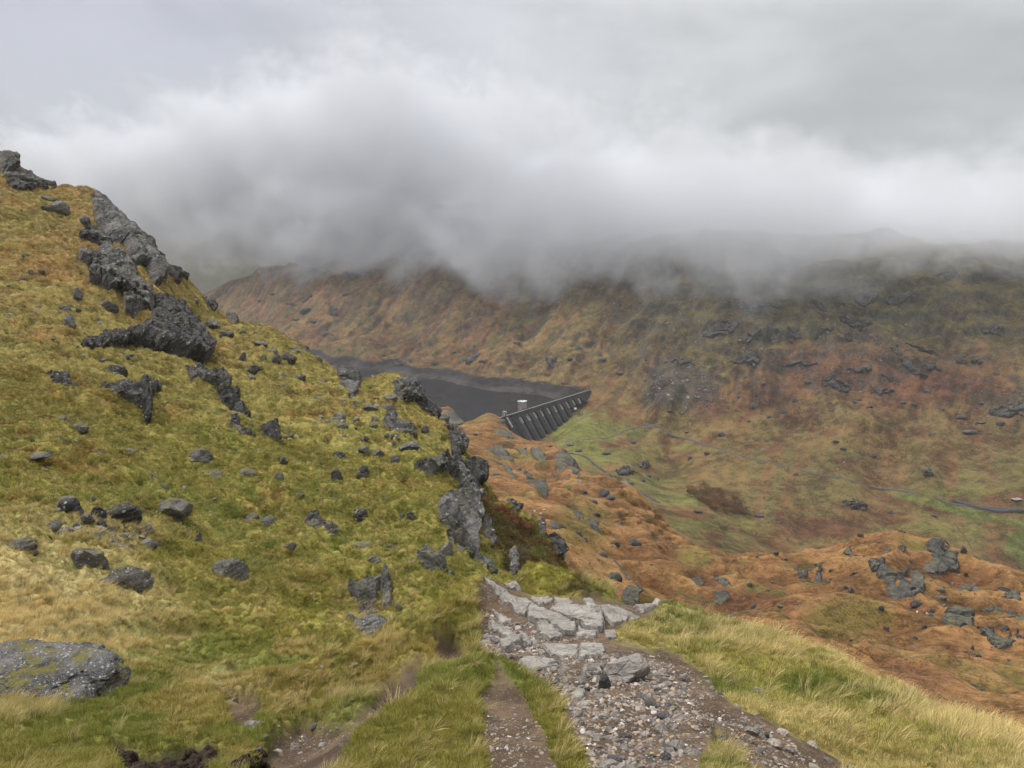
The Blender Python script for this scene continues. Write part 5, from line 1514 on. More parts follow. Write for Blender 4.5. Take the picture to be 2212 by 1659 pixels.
SMS = [('B', [(885,475,46,52),(842,470,32,32),(800,493,42,22),(826,565,36,18),(1392,590,92,46),(912,345,42,22),(870,370,26,16),(612,770,72,38),(712,840,42,22),(1106,725,42,38),(1156,775,42,42),(1480,720,62,24),(1476,750,62,28),(1512,670,42,32),(1436,845,36,42),(1372,905,42,32),(1806,1030,26,44),(1752,1050,36,22),(1812,1075,62,28),(1842,1110,62,48),(1812,1340,62,28),(1862,1370,52,22),(95,505,52,32),(132,625,42,42),(342,655,62,18),(482,660,42,18),(1336,665,32,22),(1770,375,32,42),(1732,280,52,52),(1522,380,42,18),(1850,485,102,24),(1762,525,122,24),(1572,500,62,24),(1572,535,82,28),(2116,665,82,42),(2082,715,62,28),(2062,870,72,52),(1942,870,62,52),(1832,740,32,52),(552,355,62,42),(300,270,40,36),(370,280,52,24),(730,352,40,20),(615,312,40,18),(990,158,30,30),(1100,158,36,14),(950,110,46,30),(1270,100,50,26),(2190,930,40,60),(990,862,30,16),(880,930,30,16),(700,955,40,14),(285,435,40,14),(240,520,40,20)], 'dark rock lying in the orange grass of the moor', 'rocks on the orange moor'),
       ('2', [(1740,1330,40,30),(1930,1335,62,42),(1932,1580,82,62),(1860,1400,50,30),(1700,1310,60,40),(1660,1260,50,44),(1600,1290,40,30),(1790,1060,60,30),(1860,1010,60,60),(1900,1040,60,40),(1740,1010,40,24),(1680,900,40,30),(1820,1120,40,24),(1950,1200,40,26),(2060,1300,70,50),(2150,1460,50,36),(2170,1230,60,30),(1480,1300,40,40),(1560,1340,60,40),(1120,840,70,40),(1190,920,60,30),(1330,860,50,40),(1220,560,60,20),(1060,640,30,20)], 'grey rock on the slope of the spur below the dam', 'rocks on the spur')]
for v, lst, lab, grp in SMS:
    s = VIEWS[v][2]
    for (x, y, w, h) in lst:
        (qx, qy), = Q(v, [(x, y)])
        boulder('rock', 'S', qx, qy, w * s, h * s, lab, ROCK_MOOR, 'rock', grp, n=2, tilt=float(_rng.uniform(-.25, .25)))

# ------------------------------------------------------------------ crags and rocks of the far hillside
FA = [
 ('5', [(450,322),(560,290),(680,300),(742,332),(642,362),(520,352)], 'broad dark crag just under the cloud, left of the gully'),
 ('5', [(880,252),(962,300),(1022,332),(962,342),(902,302)], 'dark ribbed crag fading into the cloud'),
 ('5', [(1060,280),(1112,270),(1132,322),(1072,332)], 'small square crag under the cloud'),
 ('5', [(1330,292),(1442,262),(1572,300),(1542,322),(1402,322)], 'long crag band under the right part of the cloud'),
 ('5', [(1180,240),(1290,225),(1330,270),(1230,290)], 'misty crag at the edge of the cloud'),
 ('5', [(250,482),(342,440),(502,420),(482,470),(382,512),(272,512)], 'dark crag with a pale slab at its left end'),
 ('5', [(490,522),(542,480),(622,510),(602,540),(502,542)], 'humped dark crag right of the one with the pale slab'),
 ('5', [(640,500),(690,485),(712,520),(660,535)], 'small crag beside the humped dark one'),
 ('5', [(770,472),(832,450),(852,500),(792,532)], 'black crag at the head of the gully'),
 ('5', [(1070,402),(1162,380),(1192,450),(1102,442)], 'pale streaked cliff in the upper middle of the far hillside'),
 ('5', [(1170,352),(1222,380),(1262,482),(1232,472),(1182,402)], 'dark slanting gully wall beside the pale streaked cliff'),
 ('5', [(1215,395),(1280,390),(1290,430),(1240,440)], 'grey crag right of the slanting gully'),
 ('5', [(960,452),(1042,450),(1062,490),(982,502)], 'ledged grey crag left of the red fan of bracken'),
 ('5', [(1110,480),(1150,470),(1175,520),(1130,530)], 'narrow pale crag below the pale streaked cliff'),
 ('5', [(1370,542),(1422,560),(1482,640),(1562,700),(1682,742),(1592,742),(1482,682),(1402,602)], 'long diagonal crag falling to the right across the far hillside'),
 ('5', [(1490,532),(1562,510),(1642,560),(1692,602),(1602,592),(1522,562)], 'dark crag above the long diagonal crag'),
 ('5', [(1590,660),(1680,650),(1720,690),(1630,700)], 'pale ledge at the right end of the diagonal crag'),
 ('5', [(420,642),(522,602),(642,640),(562,672),(442,666)], 'speckled crag above the scree'),
 ('5', [(740,632),(802,640),(952,690),(872,692),(782,662)], 'long thin crag above the streaks of red bracken'),
 ('5', [(980,772),(1062,740),(1172,760),(1152,802),(1052,822),(992,802)], 'rounded crag standing alone in the red bracken'),
 ('5', [(1110,682),(1202,690),(1282,682),(1282,732),(1182,736)], 'pale stepped crag above the rounded lone crag'),
 ('5', [(40,602),(142,590),(222,642),(122,642)], 'dark crag at the top of the scree'),
 ('5', [(1880,602),(1962,640),(1982,652),(1902,652)], 'dark slit of rock on the orange right hand slope'),
 ('5', [(1260,792),(1402,810),(1422,850),(1302,832)], 'scattered rock band beside the lone rounded crag'),
 ('5', [(2000,910),(2102,880),(2230,870),(2230,952),(2082,952)], 'pale rocky outcrop at the right edge on orange ground'),
 ('5', [(1590,1310),(1640,1300),(1660,1350),(1600,1360)], 'grey boulder outcrop above the valley road'),
 ('5', [(1100,1505),(1190,1485),(1260,1530),(1250,1560),(1150,1550)], 'cluster of pale rocks below the valley road'),
 ('5', [(1950,420),(2060,410),(2090,450),(1980,450)], 'misty crag high on the right'),
 ('5', [(1640,120),(1720,110),(1830,150),(1740,180)], 'rock glimpsed through the cloud at the upper right'),
 ('5', [(1780,610),(1850,600),(1870,640),(1800,640)], 'low dark crag left of the dark slit'),
 ('2', [(950,202),(1040,142),(1102,140),(1062,202),(982,232)], 'dark crag above the reservoir shore'),
 ('2', [(780,190),(830,180),(840,205),(790,215)], 'small crag on the orange slope above the reservoir'),
 ('2', [(560,205),(600,195),(620,215),(575,225)], 'little grey rock face above the reservoir, left of the small crag'),
 ('2', [(1490,235),(1540,215),(1580,250),(1520,275)], 'grey crag above the far end of the dam'),
 ('2', [(1930,862),(2002,850),(2062,890),(2002,912),(1942,902)], 'smooth grey whaleback of rock in the valley floor'),
 ('2', [(2060,835),(2120,825),(2160,855),(2090,865)], 'flat dark outcrop behind the grey whaleback'),
 ('1', [(2130,930),(2190,905),(2230,930),(2170,960)], 'crag on the skyline ridge under the cloud'),
 ('1', [(2040,1140),(2090,1130),(2110,1190),(2060,1200)], 'dark rock face on the far slope right of the hillside'),
 ('1', [(1865,1070),(1930,1060),(1940,1085),(1880,1090)], 'dark outcrop high on the far slope'),
 ('1', [(1780,1110),(1830,1100),(1840,1125),(1790,1130)], 'small outcrop lower on the far slope'),
]
for v, pl, lab in FA:
    crag('rock_outcrop', 'V', Q(v, pl), 6.0, lab, ROCK_FAR, dip=-0.1, maxn=44, block=0.8, aspect=1.0, edge=3.0, shelves=0.45, ragged=1.2)

# lesser rocks of the far hillside: alike, a few pixels each
rg = np.random.default_rng(41)
FR = []
for v, lst in (('5', [(750,890,52,42),(822,880,42,28),(572,880,52,62),(376,1105,62,32),(1066,1150,42,22),(1112,1185,42,18),(1292,1225,62,28),(1832,945,72,28),(1957,970,82,24),(2072,995,52,32),(282,1220,36,28),(822,1345,32,24),(1402,1570,42,24),(1882,1075,82,28),(1652,1100,52,18),(1205,1520,60,40),(1120,1500,40,30),(1230,1550,40,30),(1170,1540,40,24),(590,840,30,30),(480,850,40,24),(630,800,30,24),(1400,760,40,40),(1350,740,40,30),(1700,930,60,20),(1560,1040,40,16),(1620,830,40,22),(1210,880,40,26),(1040,970,36,20),(900,760,50,24),(1540,930,40,18),(1480,900,40,20),(2040,735,50,20),(1960,880,40,20),(230,1570,60,30),(600,1590,60,34),(1660,1590,40,20),(180,1250,30,30),(160,1080,30,20),(60,970,40,24),(540,1010,30,20),(660,980,30,20),(1180,900,30,18),(1270,960,40,18)]),
               ('1', [(1900,1150,72,52),(2030,1300,62,28),(1850,1200,50,20),(1960,1230,60,24),(2160,1080,60,30),(1700,1050,50,20),(1620,1090,40,16)]),
               ('2', [(640,160,40,20),(930,120,40,24),(1100,215,40,24),(1320,155,50,24),(1260,230,40,20),(1650,200,40,24),(1700,130,50,30),(1850,160,60,30),(1960,250,50,30),(2100,930,40,30),(2020,960,50,20),(2140,900,40,24),(2030,700,60,20),(1880,770,60,24),(1650,730,50,16),(1700,760,50,20)])):
    for (x, y, w, h) in lst:
        (qx, qy), = Q(v, [(x, y)]); FR.append((qx, qy, w * VIEWS[v][2], h * VIEWS[v][2]))
for qx, qy, w, h in FR:
    boulder('rock', 'V', qx, qy, w * .9, h * .7, 'small dark rock on the far hillside', ROCK_FAR, 'rock', 'small rocks of the far hillside', n=2)

# scree and rubble that nobody could count
rbm, N_, b_, o_ = new_mat('rubble_stone')
c_ = N_.attr('icol', 'INSTANCER').outputs['Color']; N_.put(b_.inputs['Base Color'], c_)
rp = []
for i in range(6):
    V, F = boulder_verts(700 + i, 1, 8, 0.05, 0.04); rp.append(mesh_np('rubble_stone', V, F, rbm, False))


def rubble(name, sf, regions, seed):
    rg = np.random.default_rng(seed); out = []
    f, h, a, b = SURF[sf]
    for poly, n, s0, s1 in regions:
        pa = np.array(poly); x = []; 
        while len(x) < n:
            q = rg.uniform(pa.min(0), pa.max(0))
            if in_poly(q[:1], q[1:], poly)[0] + 10 * rg.normal() > 0: x.append(q)
        for q in x:
            p = hit(sf, q[0], q[1]); out.append((*p, rg.uniform(s0, s1) * (0.6 + rg.random() ** 3)))
    o = np.array(out); n = len(o)
    z = h(o[:, 0], o[:, 1])
    s = o[:, 3:4] * rg.uniform(.6, 1.3, (n, 3)) * np.array([1, 1, 0.7])
    k = rg.uniform(0.05, 0.24, (n, 1)); cols = k * np.array([[1, .98, .97]])
    scatter(name, np.c_[o[:, :2], z + s[:, 2] * 0.25], rg.normal(0, .5, (n, 3)), s, cols, rp, rg.integers(0, 6, n))



rubble('scree', 'V', [([(1400,790),(1470,775),(1540,800),(1570,850),(1530,890),(1450,880),(1385,870)], 420, 1.2, 3.6), ([(1700,740),(1900,720),(2000,820),(1850,850),(1720,830)], 200, 1.2, 3.2), ([(1560,650),(1900,600),(2000,720),(1600,740)], 160, 1.5, 3.5), ([(1430,650),(1600,640),(1650,780),(1420,790)], 200, 1.5, 4.0), ([(2100,850),(2212,840),(2212,920),(2080,920)], 60, 1.2, 3.0), ([(1420,900),(1900,880),(2212,960),(2212,1040),(1700,1000)], 130, 0.7, 1.8), ([(1300,620),(1420,660),(1400,780),(1290,720)], 60, 1, 3), ([(760,740),(1150,700),(1200,800),(800,760)], 80, 1, 2.6), ([(1330,1010),(1700,1120),(1500,1150),(1380,1080)], 110, 0.5, 1.5)], 51)
rubble('rubble', 'S', [([(1150,1160),(1350,1180),(1320,1290),(1180,1250)], 90, 0.3, 0.9), ([(1380,1130),(1650,1190),(1500,1230)], 60, 0.4, 1.0), ([(1480,1300),(2212,1420),(2212,1560),(1700,1420)], 130, 0.15, 0.5), ([(1840,1170),(2100,1200),(2212,1330),(1900,1330)], 90, 0.3, 0.9), ([(1060,930),(1250,1000),(1280,1090),(1080,1050)], 60, 0.5, 1.5)], 52)
rubble('stones', 'N', [([(60,900),(500,880),(900,920),(900,1200),(100,1200)], 320, 0.05, 0.16), ([(0,450),(200,430),(600,740),(200,800),(0,700)], 130, 0.12, 0.35), ([(640,760),(900,860),(950,1000),(700,960)], 130, 0.1, 0.3), ([(220,1140),(310,1160),(340,1200),(240,1200),(130,1160)], 160, 0.05, 0.14)], 53)


# ------------------------------------------------------------------ the dam
def mat_plain(name, c1, c2, scale, rough=0.85, stain=0.0):
    m, N, b, out = new_mat(name)
    pos = N.n('ShaderNodeNewGeometry').outputs['Position']
    a = N.noise(pos, scale, 5, 0.6); s = N.noise(N.map(pos, scale=(1, 1, 0.08)), scale * 2, 4, 0.6)
    c = N.mix(N.ss(a, 0.35, 0.65), c1, c2)
    if stain: c = N.mix(N.ss(s, 0.45, 0.65, 0, stain), c, tuple(q * 0.4 for q in c1))
    N.put(b.inputs['Base Color'], c); b.inputs['Roughness'].default_value = rough
    N.put(b.inputs['Normal'], N.bump(a, 0.4, 0.2))
    return m


CONC_D = mat_plain('weathered_concrete', (0.020, 0.020, 0.023), (0.045, 0.044, 0.047), 0.15, stain=0.5)
CONC_L = mat_plain('pale_concrete', (0.16, 0.15, 0.135), (0.42, 0.38, 0.32), 0.22, stain=0.7)
CONC_M = mat_plain('grey_concrete', (0.19, 0.185, 0.175), (0.30, 0.29, 0.275), 0.2, stain=0.4)
CONC_W = mat_plain('tower_concrete', (0.24, 0.22, 0.195), (0.36, 0.33, 0.29), 0.2, stain=0.35)
CONC_G = mat_plain('stained_concrete', (0.060, 0.057, 0.056), (0.115, 0.108, 0.100), 0.2, stain=0.6)
WHITE = mat_plain('white_paint', (0.72, 0.73, 0.74), (0.80, 0.80, 0.80), 1.0)
DARKM = mat_plain('dark_opening', (0.012, 0.012, 0.014), (0.02, 0.02, 0.022), 1.0)

A0 = P(*atz(1060, 908.5, -337)); B0 = P(*atz(1272, 843, -337))
ax_ = B0 - A0; LEN = float(np.linalg.norm(ax_)); ax_ /= LEN
dn_ = np.array([ax_[1], -ax_[0], 0.0])                                   # downstream, towards the camera side
ZC = -337.0


def dam_pt(s, w, z): return A0 + ax_ * s + dn_ * w + np.array([0, 0, z - ZC])


def dam_s(px, w=6.0):
    """place along the crest that stands at a survey column"""
    ss = np.linspace(-80, LEN + 40, 600); pts = A0 + ax_ * ss[:, None] + dn_ * w
    qx, _ = project(pts[:, 0], pts[:, 1], pts[:, 2]); return float(np.interp(px, qx, ss))


def prism(poly_wz, s0, s1, name, mat, parent):
    """section (w, z) extruded along the dam from s0 to s1"""
    n = len(poly_wz)
    V = [dam_pt(s0, w, z) - A0 for w, z in poly_wz] + [dam_pt(s1, w, z) - A0 for w, z in poly_wz]
    F = [list(range(n)), list(range(2 * n - 1, n - 1, -1))] + [[i, i + n, (i + 1) % n + n, (i + 1) % n] for i in range(n)]
    me = bpy.data.meshes.new(name); me.from_pydata([tuple(v) for v in V], [], F); me.materials.append(mat); me.update()
    import bmesh
    bm = bmesh.new(); bm.from_mesh(me); bmesh.ops.recalc_face_normals(bm, faces=bm.faces); bm.to_mesh(me); bm.free()
    return obj(name, me, parent)


def ground_z(s, w=20):
    p = dam_pt(s, w, 0); return float(fV(np.array([p[0]]), np.array([p[1]]))[0])


dam = empty('buttress_dam', tuple(A0)); tag(dam, 'dark concrete buttress dam holding back the reservoir in the valley', 'dam')
K4 = VIEWS['4']
px4 = lambda x: K4[0] + K4[2] * x
arch_x = [902, 1005, 1102, 1199, 1297, 1392, 1485, 1575, 1668, 1752]
arch_s = [dam_s(px4(x)) for x in arch_x]
SL = 0.72                                                                 # downstream batter
S_A, S_B = -70.0, LEN
prism([(-3, ZC), (0, ZC), (0, -440), (-3, -440)], S_A, S_B, 'upstream_wall', CONC_D, dam)
prism([(-3.4, ZC + .002), (4.6, ZC), (4.6, ZC - 1.6), (-3.4, ZC - 1.6)], S_A, S_B, 'crest_roadway', CONC_M, dam)
prism([(4.2, ZC + 1.3), (4.9, ZC + 1.3), (4.9, ZC - 1.2), (4.2, ZC - 1.2)], S_A, S_B, 'parapet', CONC_D, dam)
prism([(-3.7, ZC + 1.3), (-3.1, ZC + 1.3), (-3.1, ZC - 1.2), (-3.7, ZC - 1.2)], S_A, S_B, 'parapet', CONC_D, dam)
pitch = float(np.mean(np.diff(arch_s)))
bounds = [arch_s[0] - pitch / 2 + i * pitch for i in range(len(arch_s) + 1)]
sp_l, sp_r = S_A, bounds[0] - 0.24 * pitch
# smooth spillway face
zb = -432
prism([(0.2, ZC - 2.5), (4.2, ZC - 2.5), (4.2 + SL * (ZC - 2.5 - zb), zb), (0.2, zb)], sp_l, sp_r - .3, 'spillway_face', CONC_D, dam)
for sx in (570, 690, 800):                                                # training walls down the spillway
    s_ = dam_s(px4(sx)); w0 = 4.3
    prism([(3.2, ZC - 1.0), (6.6, ZC - 1.0), (6.6 + SL * (ZC - 1 - zb), zb), (3.2 + SL * (ZC - 1 - zb), zb)], s_ - 1.3, s_ + 1.3, 'training_wall', CONC_D, dam)
for i, sb in enumerate(bounds):
    hw = 0.235 * pitch
    gz = min(ground_z(sb, 10), ground_z(sb, 30)) - 8
    prism([(0.3, ZC - 1.7), (4.8, ZC - 1.7), (4.8 + SL * (ZC - 1.7 - gz), gz), (0.3, gz)], sb - hw, sb + hw, 'buttress', CONC_D, dam)
for i, sa in enumerate(arch_s):
    hw = 0.5 * pitch - 0.235 * pitch - 0.05
    gz = min(ground_z(sa, 10), ground_z(sa, 30)) - 8
    set_ = 6.5
    prism([(0.4, ZC - 1.8), (4.6 - set_ + 2.2, ZC - 1.8), (4.6 - set_ + SL * (ZC - 1.8 - gz), gz), (0.4, gz)], sa - hw, sa + hw, 'bay_wall', CONC_G, dam)
    zq = ZC - 20
    prism([(4.66 - set_ + 2.2 + SL * 2.2, ZC - 3.0), (4.7 - set_ + 2.4 + SL * (ZC - 1.8 - zq), zq), (1.0, zq), (1.0, ZC - 3.0)], sa - hw + .02, sa + hw - .02, 'pale_panel', CONC_L, dam)
    # arched hood between the buttresses, flush with their faces
    n = 12; r = hw; zt = ZC - 1.9; zs = ZC - 6.0 - r
    V, F = [], []
    for k in range(n + 1):
        a = pi * k / n; ds = -r * math.cos(a); za = zs + r * math.sin(a)
        for dep in (0.0, 5.5):
            for z_ in (zt, za):
                w_ = 4.5 + SL * (ZC - 1.7 - z_) - dep
                V.append(tuple(dam_pt(sa + ds, max(w_, 1.0), z_) - A0))
    for k in range(n):
        a = 4 * k; b = a + 4
        F += [(a, b, b + 1, a + 1), (a + 1, b + 1, b + 3, a + 3), (a + 2, a + 3, b + 3, b + 2)]
    me = bpy.data.meshes.new('arched_hood'); me.from_pydata(V, [], F); me.materials.append(CONC_D); obj('arched_hood', me, dam)
prism([(0.3, ZC - 1.7), (4.8, ZC - 1.7), (4.8 + SL * 22, ZC - 24), (0.3, ZC - 30)], bounds[-1] + 0.235 * pitch + .1, LEN + 4, 'abutment', CONC_D, dam)
# little gatehouse on the crest
s_g = dam_s(px4(683), 0)
wz = 9.0
gh = prism([(-2.4, ZC + .01), (3.6, ZC + .01), (3.6, ZC + wz), (-2.4, ZC + wz)], s_g - 3.6, s_g + 3.6, 'gatehouse', CONC_W, dam)
o_ = prism([(-2.8, ZC + wz + .01), (4.0, ZC + wz + .01), (4.0, ZC + wz + .9), (-2.8, ZC + wz + .9)], s_g - 4.0, s_g + 4.0, 'roof', CONC_W, gh); 
o_ = prism([(3.62, ZC + 1.4), (3.72, ZC + 1.4), (3.72, ZC + 6.5), (3.62, ZC + 6.5)], s_g - 1.2, s_g + 1.8, 'doorway', DARKM, gh)
prism([(4.9, ZC - 1), (7.5, ZC - 1), (7.5 + SL * 18, ZC - 19), (4.9 + SL * 18, ZC - 19)], s_g - 2.0, s_g + 2.0, 'gate_pier', CONC_W, dam)
# railing posts of the crest
for k in range(46):
    s_ = S_A + 30 + k * (LEN - S_A - 34) / 46
    prism([(4.3, ZC + 1.31), (4.8, ZC + 1.31), (4.8, ZC + 2.0), (4.3, ZC + 2.0)], s_ - .35, s_ + .35, 'parapet_post', CONC_M, dam)

# valve tower standing in the water behind the crest
tw = empty('valve_tower', tuple(A0)); tag(tw, 'pale square concrete tower with a white flat roof, in the water behind the dam', 'tower')
s_t = dam_s(px4(948), -14)
tb = prism([(-21, -380), (-8, -380), (-8, ZC + 14), (-21, ZC + 14)], s_t - 6.4, s_t + 6.4, 'tower_body', CONC_W, tw)
prism([(-21.6, ZC + 14.01), (-7.4, ZC + 14.01), (-7.4, ZC + 15.2), (-21.6, ZC + 15.2)], s_t - 7, s_t + 7, 'roof', WHITE, tw)
for (a, b, c) in ((-3.5, -17.5, 1.2), (0.5, -15, 1.5), (3.2, -18, 1.0), (-1.2, -12, 0.9)):
    prism([(b - .8, ZC + 15.21), (b + .8, ZC + 15.21), (b + .8, ZC + 15.2 + c), (b - .8, ZC + 15.2 + c)], s_t + a - .8, s_t + a + .8, 'roof_vent', DARKM, tw)
prism([(-7.99, ZC + .5), (-7.9, ZC + .5), (-7.9, ZC + 5.5), (-7.99, ZC + 5.5)], s_t + 2.6, s_t + 5.4, 'door', mat_plain('orange_door', (0.34, 0.20, 0.10), (0.42, 0.26, 0.14), 1.0), tw)
prism([(-8, ZC - .9), (-3.8, ZC - .9), (-3.8, ZC - .2), (-8, ZC - .2)], s_t + 2.0, s_t + 6.0, 'access_bridge', CONC_M, tw)


def box_at(name, c, half, mat, parent=None, rz=0.0):
    me = box_mesh(name, (-half[0], -half[1], -half[2]), half); me.materials.append(mat)
    o = obj(name, me, parent, loc=tuple(c)); o.rotation_euler = (0, 0, rz); return o


# crumbling peat below the lip of turf, low on the left
pk = ground_pts(700, [(240,1592),(340,1616),(450,1592),(480,1622),(440,1642),(495,1680),(285,1680)], 61)
pk2 = ground_pts(120, [(500,1640),(560,1610),(640,1640),(620,1680),(520,1680)], 62)
pk = np.concatenate([pk, pk2]); PEAT_M = mat_plain('peat', (0.020, 0.015, 0.011), (0.060, 0.043, 0.032), 9.0, rough=0.95); PEAT_M.node_tree.nodes['Principled BSDF'].inputs['Specular IOR Level'].default_value = 0.1
pp = []
for i in range(5):
    V, F = boulder_verts(800 + i, 2, 6, 0.10, 0.12); pp.append(mesh_np('peat_clod', V, F, PEAT_M, False))
n_ = len(pk); s_ = rg.uniform(0.010, 0.045, (n_, 1)) * rg.uniform(.7, 1.3, (n_, 3))
scatter('peat', np.c_[pk, hN(pk[:, 0], pk[:, 1]) + s_[:, 2] * .2], rg.normal(0, 1, (n_, 3)), s_, np.zeros((n_, 3)), pp, rg.integers(0, 5, n_))

# small white kiosk at the foot of the dam
kp = hit('V', *Q('4', [(1716, 598)])[0]); rz = math.atan2(ax_[1], ax_[0])
k_ = empty('kiosk', tuple(kp)); k_.rotation_euler = (0, 0, rz); tag(k_, 'tiny white kiosk at the foot of a far buttress', 'kiosk')
box_at('wall', (0, 0, 1.6), (2.2, 1.6, 1.6), WHITE, k_); box_at('roof', (0, 0, 3.35), (2.5, 1.9, 0.14), WHITE, k_)

# stilling basin: two dark walls running away from the toe, with a foot bridge at each end
def ribbon_wall(name, pts, thick, h, mat, parent):
    P3 = [np.array(p) for p in pts]; V, F = [], []
    for i, p in enumerate(P3):
        t = P3[min(i + 1, len(P3) - 1)] - P3[max(i - 1, 0)]; n_ = np.array([-t[1], t[0], 0]); n_ /= np.linalg.norm(n_)
        for sgn in (-1, 1):
            q = p + n_ * thick / 2 * sgn; V += [q + (0, 0, -8), q + (0, 0, h)]
    for i in range(len(P3) - 1):
        a = 4 * i; b = a + 4
        F += [(a, b, b + 1, a + 1), (a + 2, a + 3, b + 3, b + 2), (a + 1, b + 1, b + 3, a + 3)]
    e = 4 * (len(P3) - 1); F += [(0, 1, 3, 2), (e, e + 2, e + 3, e + 1)]
    me = bpy.data.meshes.new(name); me.from_pydata([tuple(v) for v in V], [], F); me.materials.append(mat)
    return obj(name, me, parent)


sb_ = empty('stilling_basin', (0, 0, 0)); tag(sb_, 'dark walled stilling basin leading away from the toe of the spillway', 'stilling basin')
zt_ = -386.0
fp = lambda x, y, z: P(*atz(*Q('4', [(x, y)])[0], z))
ribbon_wall('basin_wall', [fp(1055, 1036, zt_), fp(1180, 1062, zt_), fp(1330, 1108, zt_), fp(1425, 1150, zt_)], 1.6, 0, CONC_M, sb_)
ribbon_wall('basin_wall', [fp(935, 1062, zt_), fp(1060, 1108, zt_), fp(1200, 1150, zt_), fp(1350, 1178, zt_)], 1.6, 0, CONC_D, sb_)
q = [fp(1055, 1040, zt_ - 7), fp(1180, 1066, zt_ - 7), fp(1425, 1152, zt_ - 7), fp(1350, 1178, zt_ - 7), fp(1200, 1150, zt_ - 7), fp(935, 1066, zt_ - 7)]
me = bpy.data.meshes.new('basin_water'); me.from_pydata([tuple(v) for v in q], [], [list(range(6))]); me.materials.append(bpy.data.materials['reservoir_water']); obj('basin_water', me, sb_)
for (a, b, mt, lab) in (((940, 1064), (1058, 1036), CONC_M, 'pale footbridge across the toe of the spillway'), ((1350, 1172), (1462, 1132), CONC_D, 'dark bridge at the lower end of the stilling basin')):
    p, q2 = fp(*a, zt_ + .6), fp(*b, zt_ + .6); L2 = float(np.linalg.norm(q2 - p)); m_ = (p + q2) / 2
    e = empty('footbridge', tuple(m_)); e.rotation_euler = (0, 0, math.atan2(q2[1] - p[1], q2[0] - p[0])); tag(e, lab, 'bridge')
    box_at('deck', (0, 0, 0), (L2 / 2, 1.5, .4), mt, e); box_at('parapet', (0, 1.4, 1.0), (L2 / 2, .2, .6), mt, e); box_at('parapet', (0, -1.4, 1.0), (L2 / 2, .2, .6), mt, e)


# ------------------------------------------------------------------ roads and tracks of the valley
ASPH = mat_plain('asphalt', (0.085, 0.080, 0.072), (0.12, 0.112, 0.10), 0.3)
ASPH_D = mat_plain('dark_and_shaded_asphalt', (0.045, 0.045, 0.05), (0.065, 0.064, 0.068), 0.3)
GRAVEL_T = mat_plain('gravel_track', (0.13, 0.115, 0.09), (0.19, 0.165, 0.13), 0.3)
VERGE = mat_plain('mown_verge', (0.15, 0.17, 0.05), (0.19, 0.20, 0.06), 0.1)


def road(name, pts, width, mat, lift=0.5, seg=14):
    P3 = np.array([hit('V', *q) for q in pts]); t = np.linspace(0, len(P3) - 1, (len(P3) - 1) * seg + 1)
    xs = np.interp(t, range(len(P3)), P3[:, 0]); ys = np.interp(t, range(len(P3)), P3[:, 1])
    ker = np.ones(9) / 9
    pad = lambda a: np.convolve(np.r_[[a[0]] * 4, a, [a[-1]] * 4], ker, 'valid')
    xs, ys = pad(xs), pad(ys)
    tx, ty = np.gradient(xs), np.gradient(ys); L2 = np.hypot(tx, ty); nx, ny = -ty / L2, tx / L2
    offs = np.array([-.5 - 1.2 / width, -.5, 0, .5, .5 + 1.2 / width]) * width
    X = xs[:, None] + nx[:, None] * offs; Y = ys[:, None] + ny[:, None] * offs
    zc = np.max(hV(X, Y), axis=1); zc = np.convolve(np.r_[[zc[0]] * 4, zc, [zc[-1]] * 4], ker, 'valid')
    Z = zc[:, None] + lift + np.array([-3.0, 0, .06, 0, -3.0])
    me = mesh_np(name, np.c_[X.ravel(), Y.ravel(), Z.ravel()], grid_faces(*X.shape), mat, False)
    o = obj(name, me); tag(o, kind='structure'); return o


road('road', [(1390,921),(1426,926),(1480,946),(1532,968),(1600,986),(1682,1006),(1781,1031),(1860,1047),(1930,1057),(2012,1072),(2100,1093),(2212,1109),(2330,1128)], 3.0, ASPH)
road('track', Q('2', [(1575,722),(1700,700),(1850,680),(1945,660),(1985,632),(2080,610),(2212,602)]), 2.6, GRAVEL_T)
road('track', Q('2', [(1640,775),(1750,800),(1830,860),(1950,940),(2040,985),(2100,1020),(2212,1085)]), 4.0, ASPH_D)
road('track', [(1266,882),(1258,890),(1246,896)], 3.5, GRAVEL_T)
road('road', [(2060,1082),(2110,1097),(2160,1105),(2212,1107),(2330,1112)], 7.0, ASPH_D, 1.2)  # road in the cutting; its shadow is put in as darker asphalt

# grey gravel lay-by and the stone faced bank below the road
for (poly, mt, nm, lab, cat) in (([(1335,1045),(1352,1044),(1372,1058),(1362,1064),(1340,1058)], GRAVEL_T, 'gravel_pad', None, None),):
    P3 = [hit('V', *q) for q in poly]; me = bpy.data.meshes.new(nm)
    me.from_pydata([(p[0], p[1], float(hV(np.array([p[0]]), np.array([p[1]]))[0]) + 1.2) for p in P3], [], [list(range(len(P3)))]); me.materials.append(mt)
    o = obj('gravel_pad', me); tag(o, kind='structure')

# shed at the right edge
sp = hit('V', 2196, 1084); sh = empty('shed', tuple(sp)); sh.rotation_euler = (0, 0, 0.3); tag(sh, 'low dark shed with a grey roof above the road at the right edge', 'shed')
BROWN = mat_plain('dark_timber', (0.05, 0.03, 0.026), (0.08, 0.05, 0.04), 0.5)
box_at('wall', (0, 0, 1.8), (7, 4, 2.6), BROWN, sh); box_at('roof', (0, 0, 4.65), (7.6, 4.6, .22), CONC_M, sh); box_at('door', (2, -4.06, 1.6), (1.4, .05, 1.6), DARKM, sh)


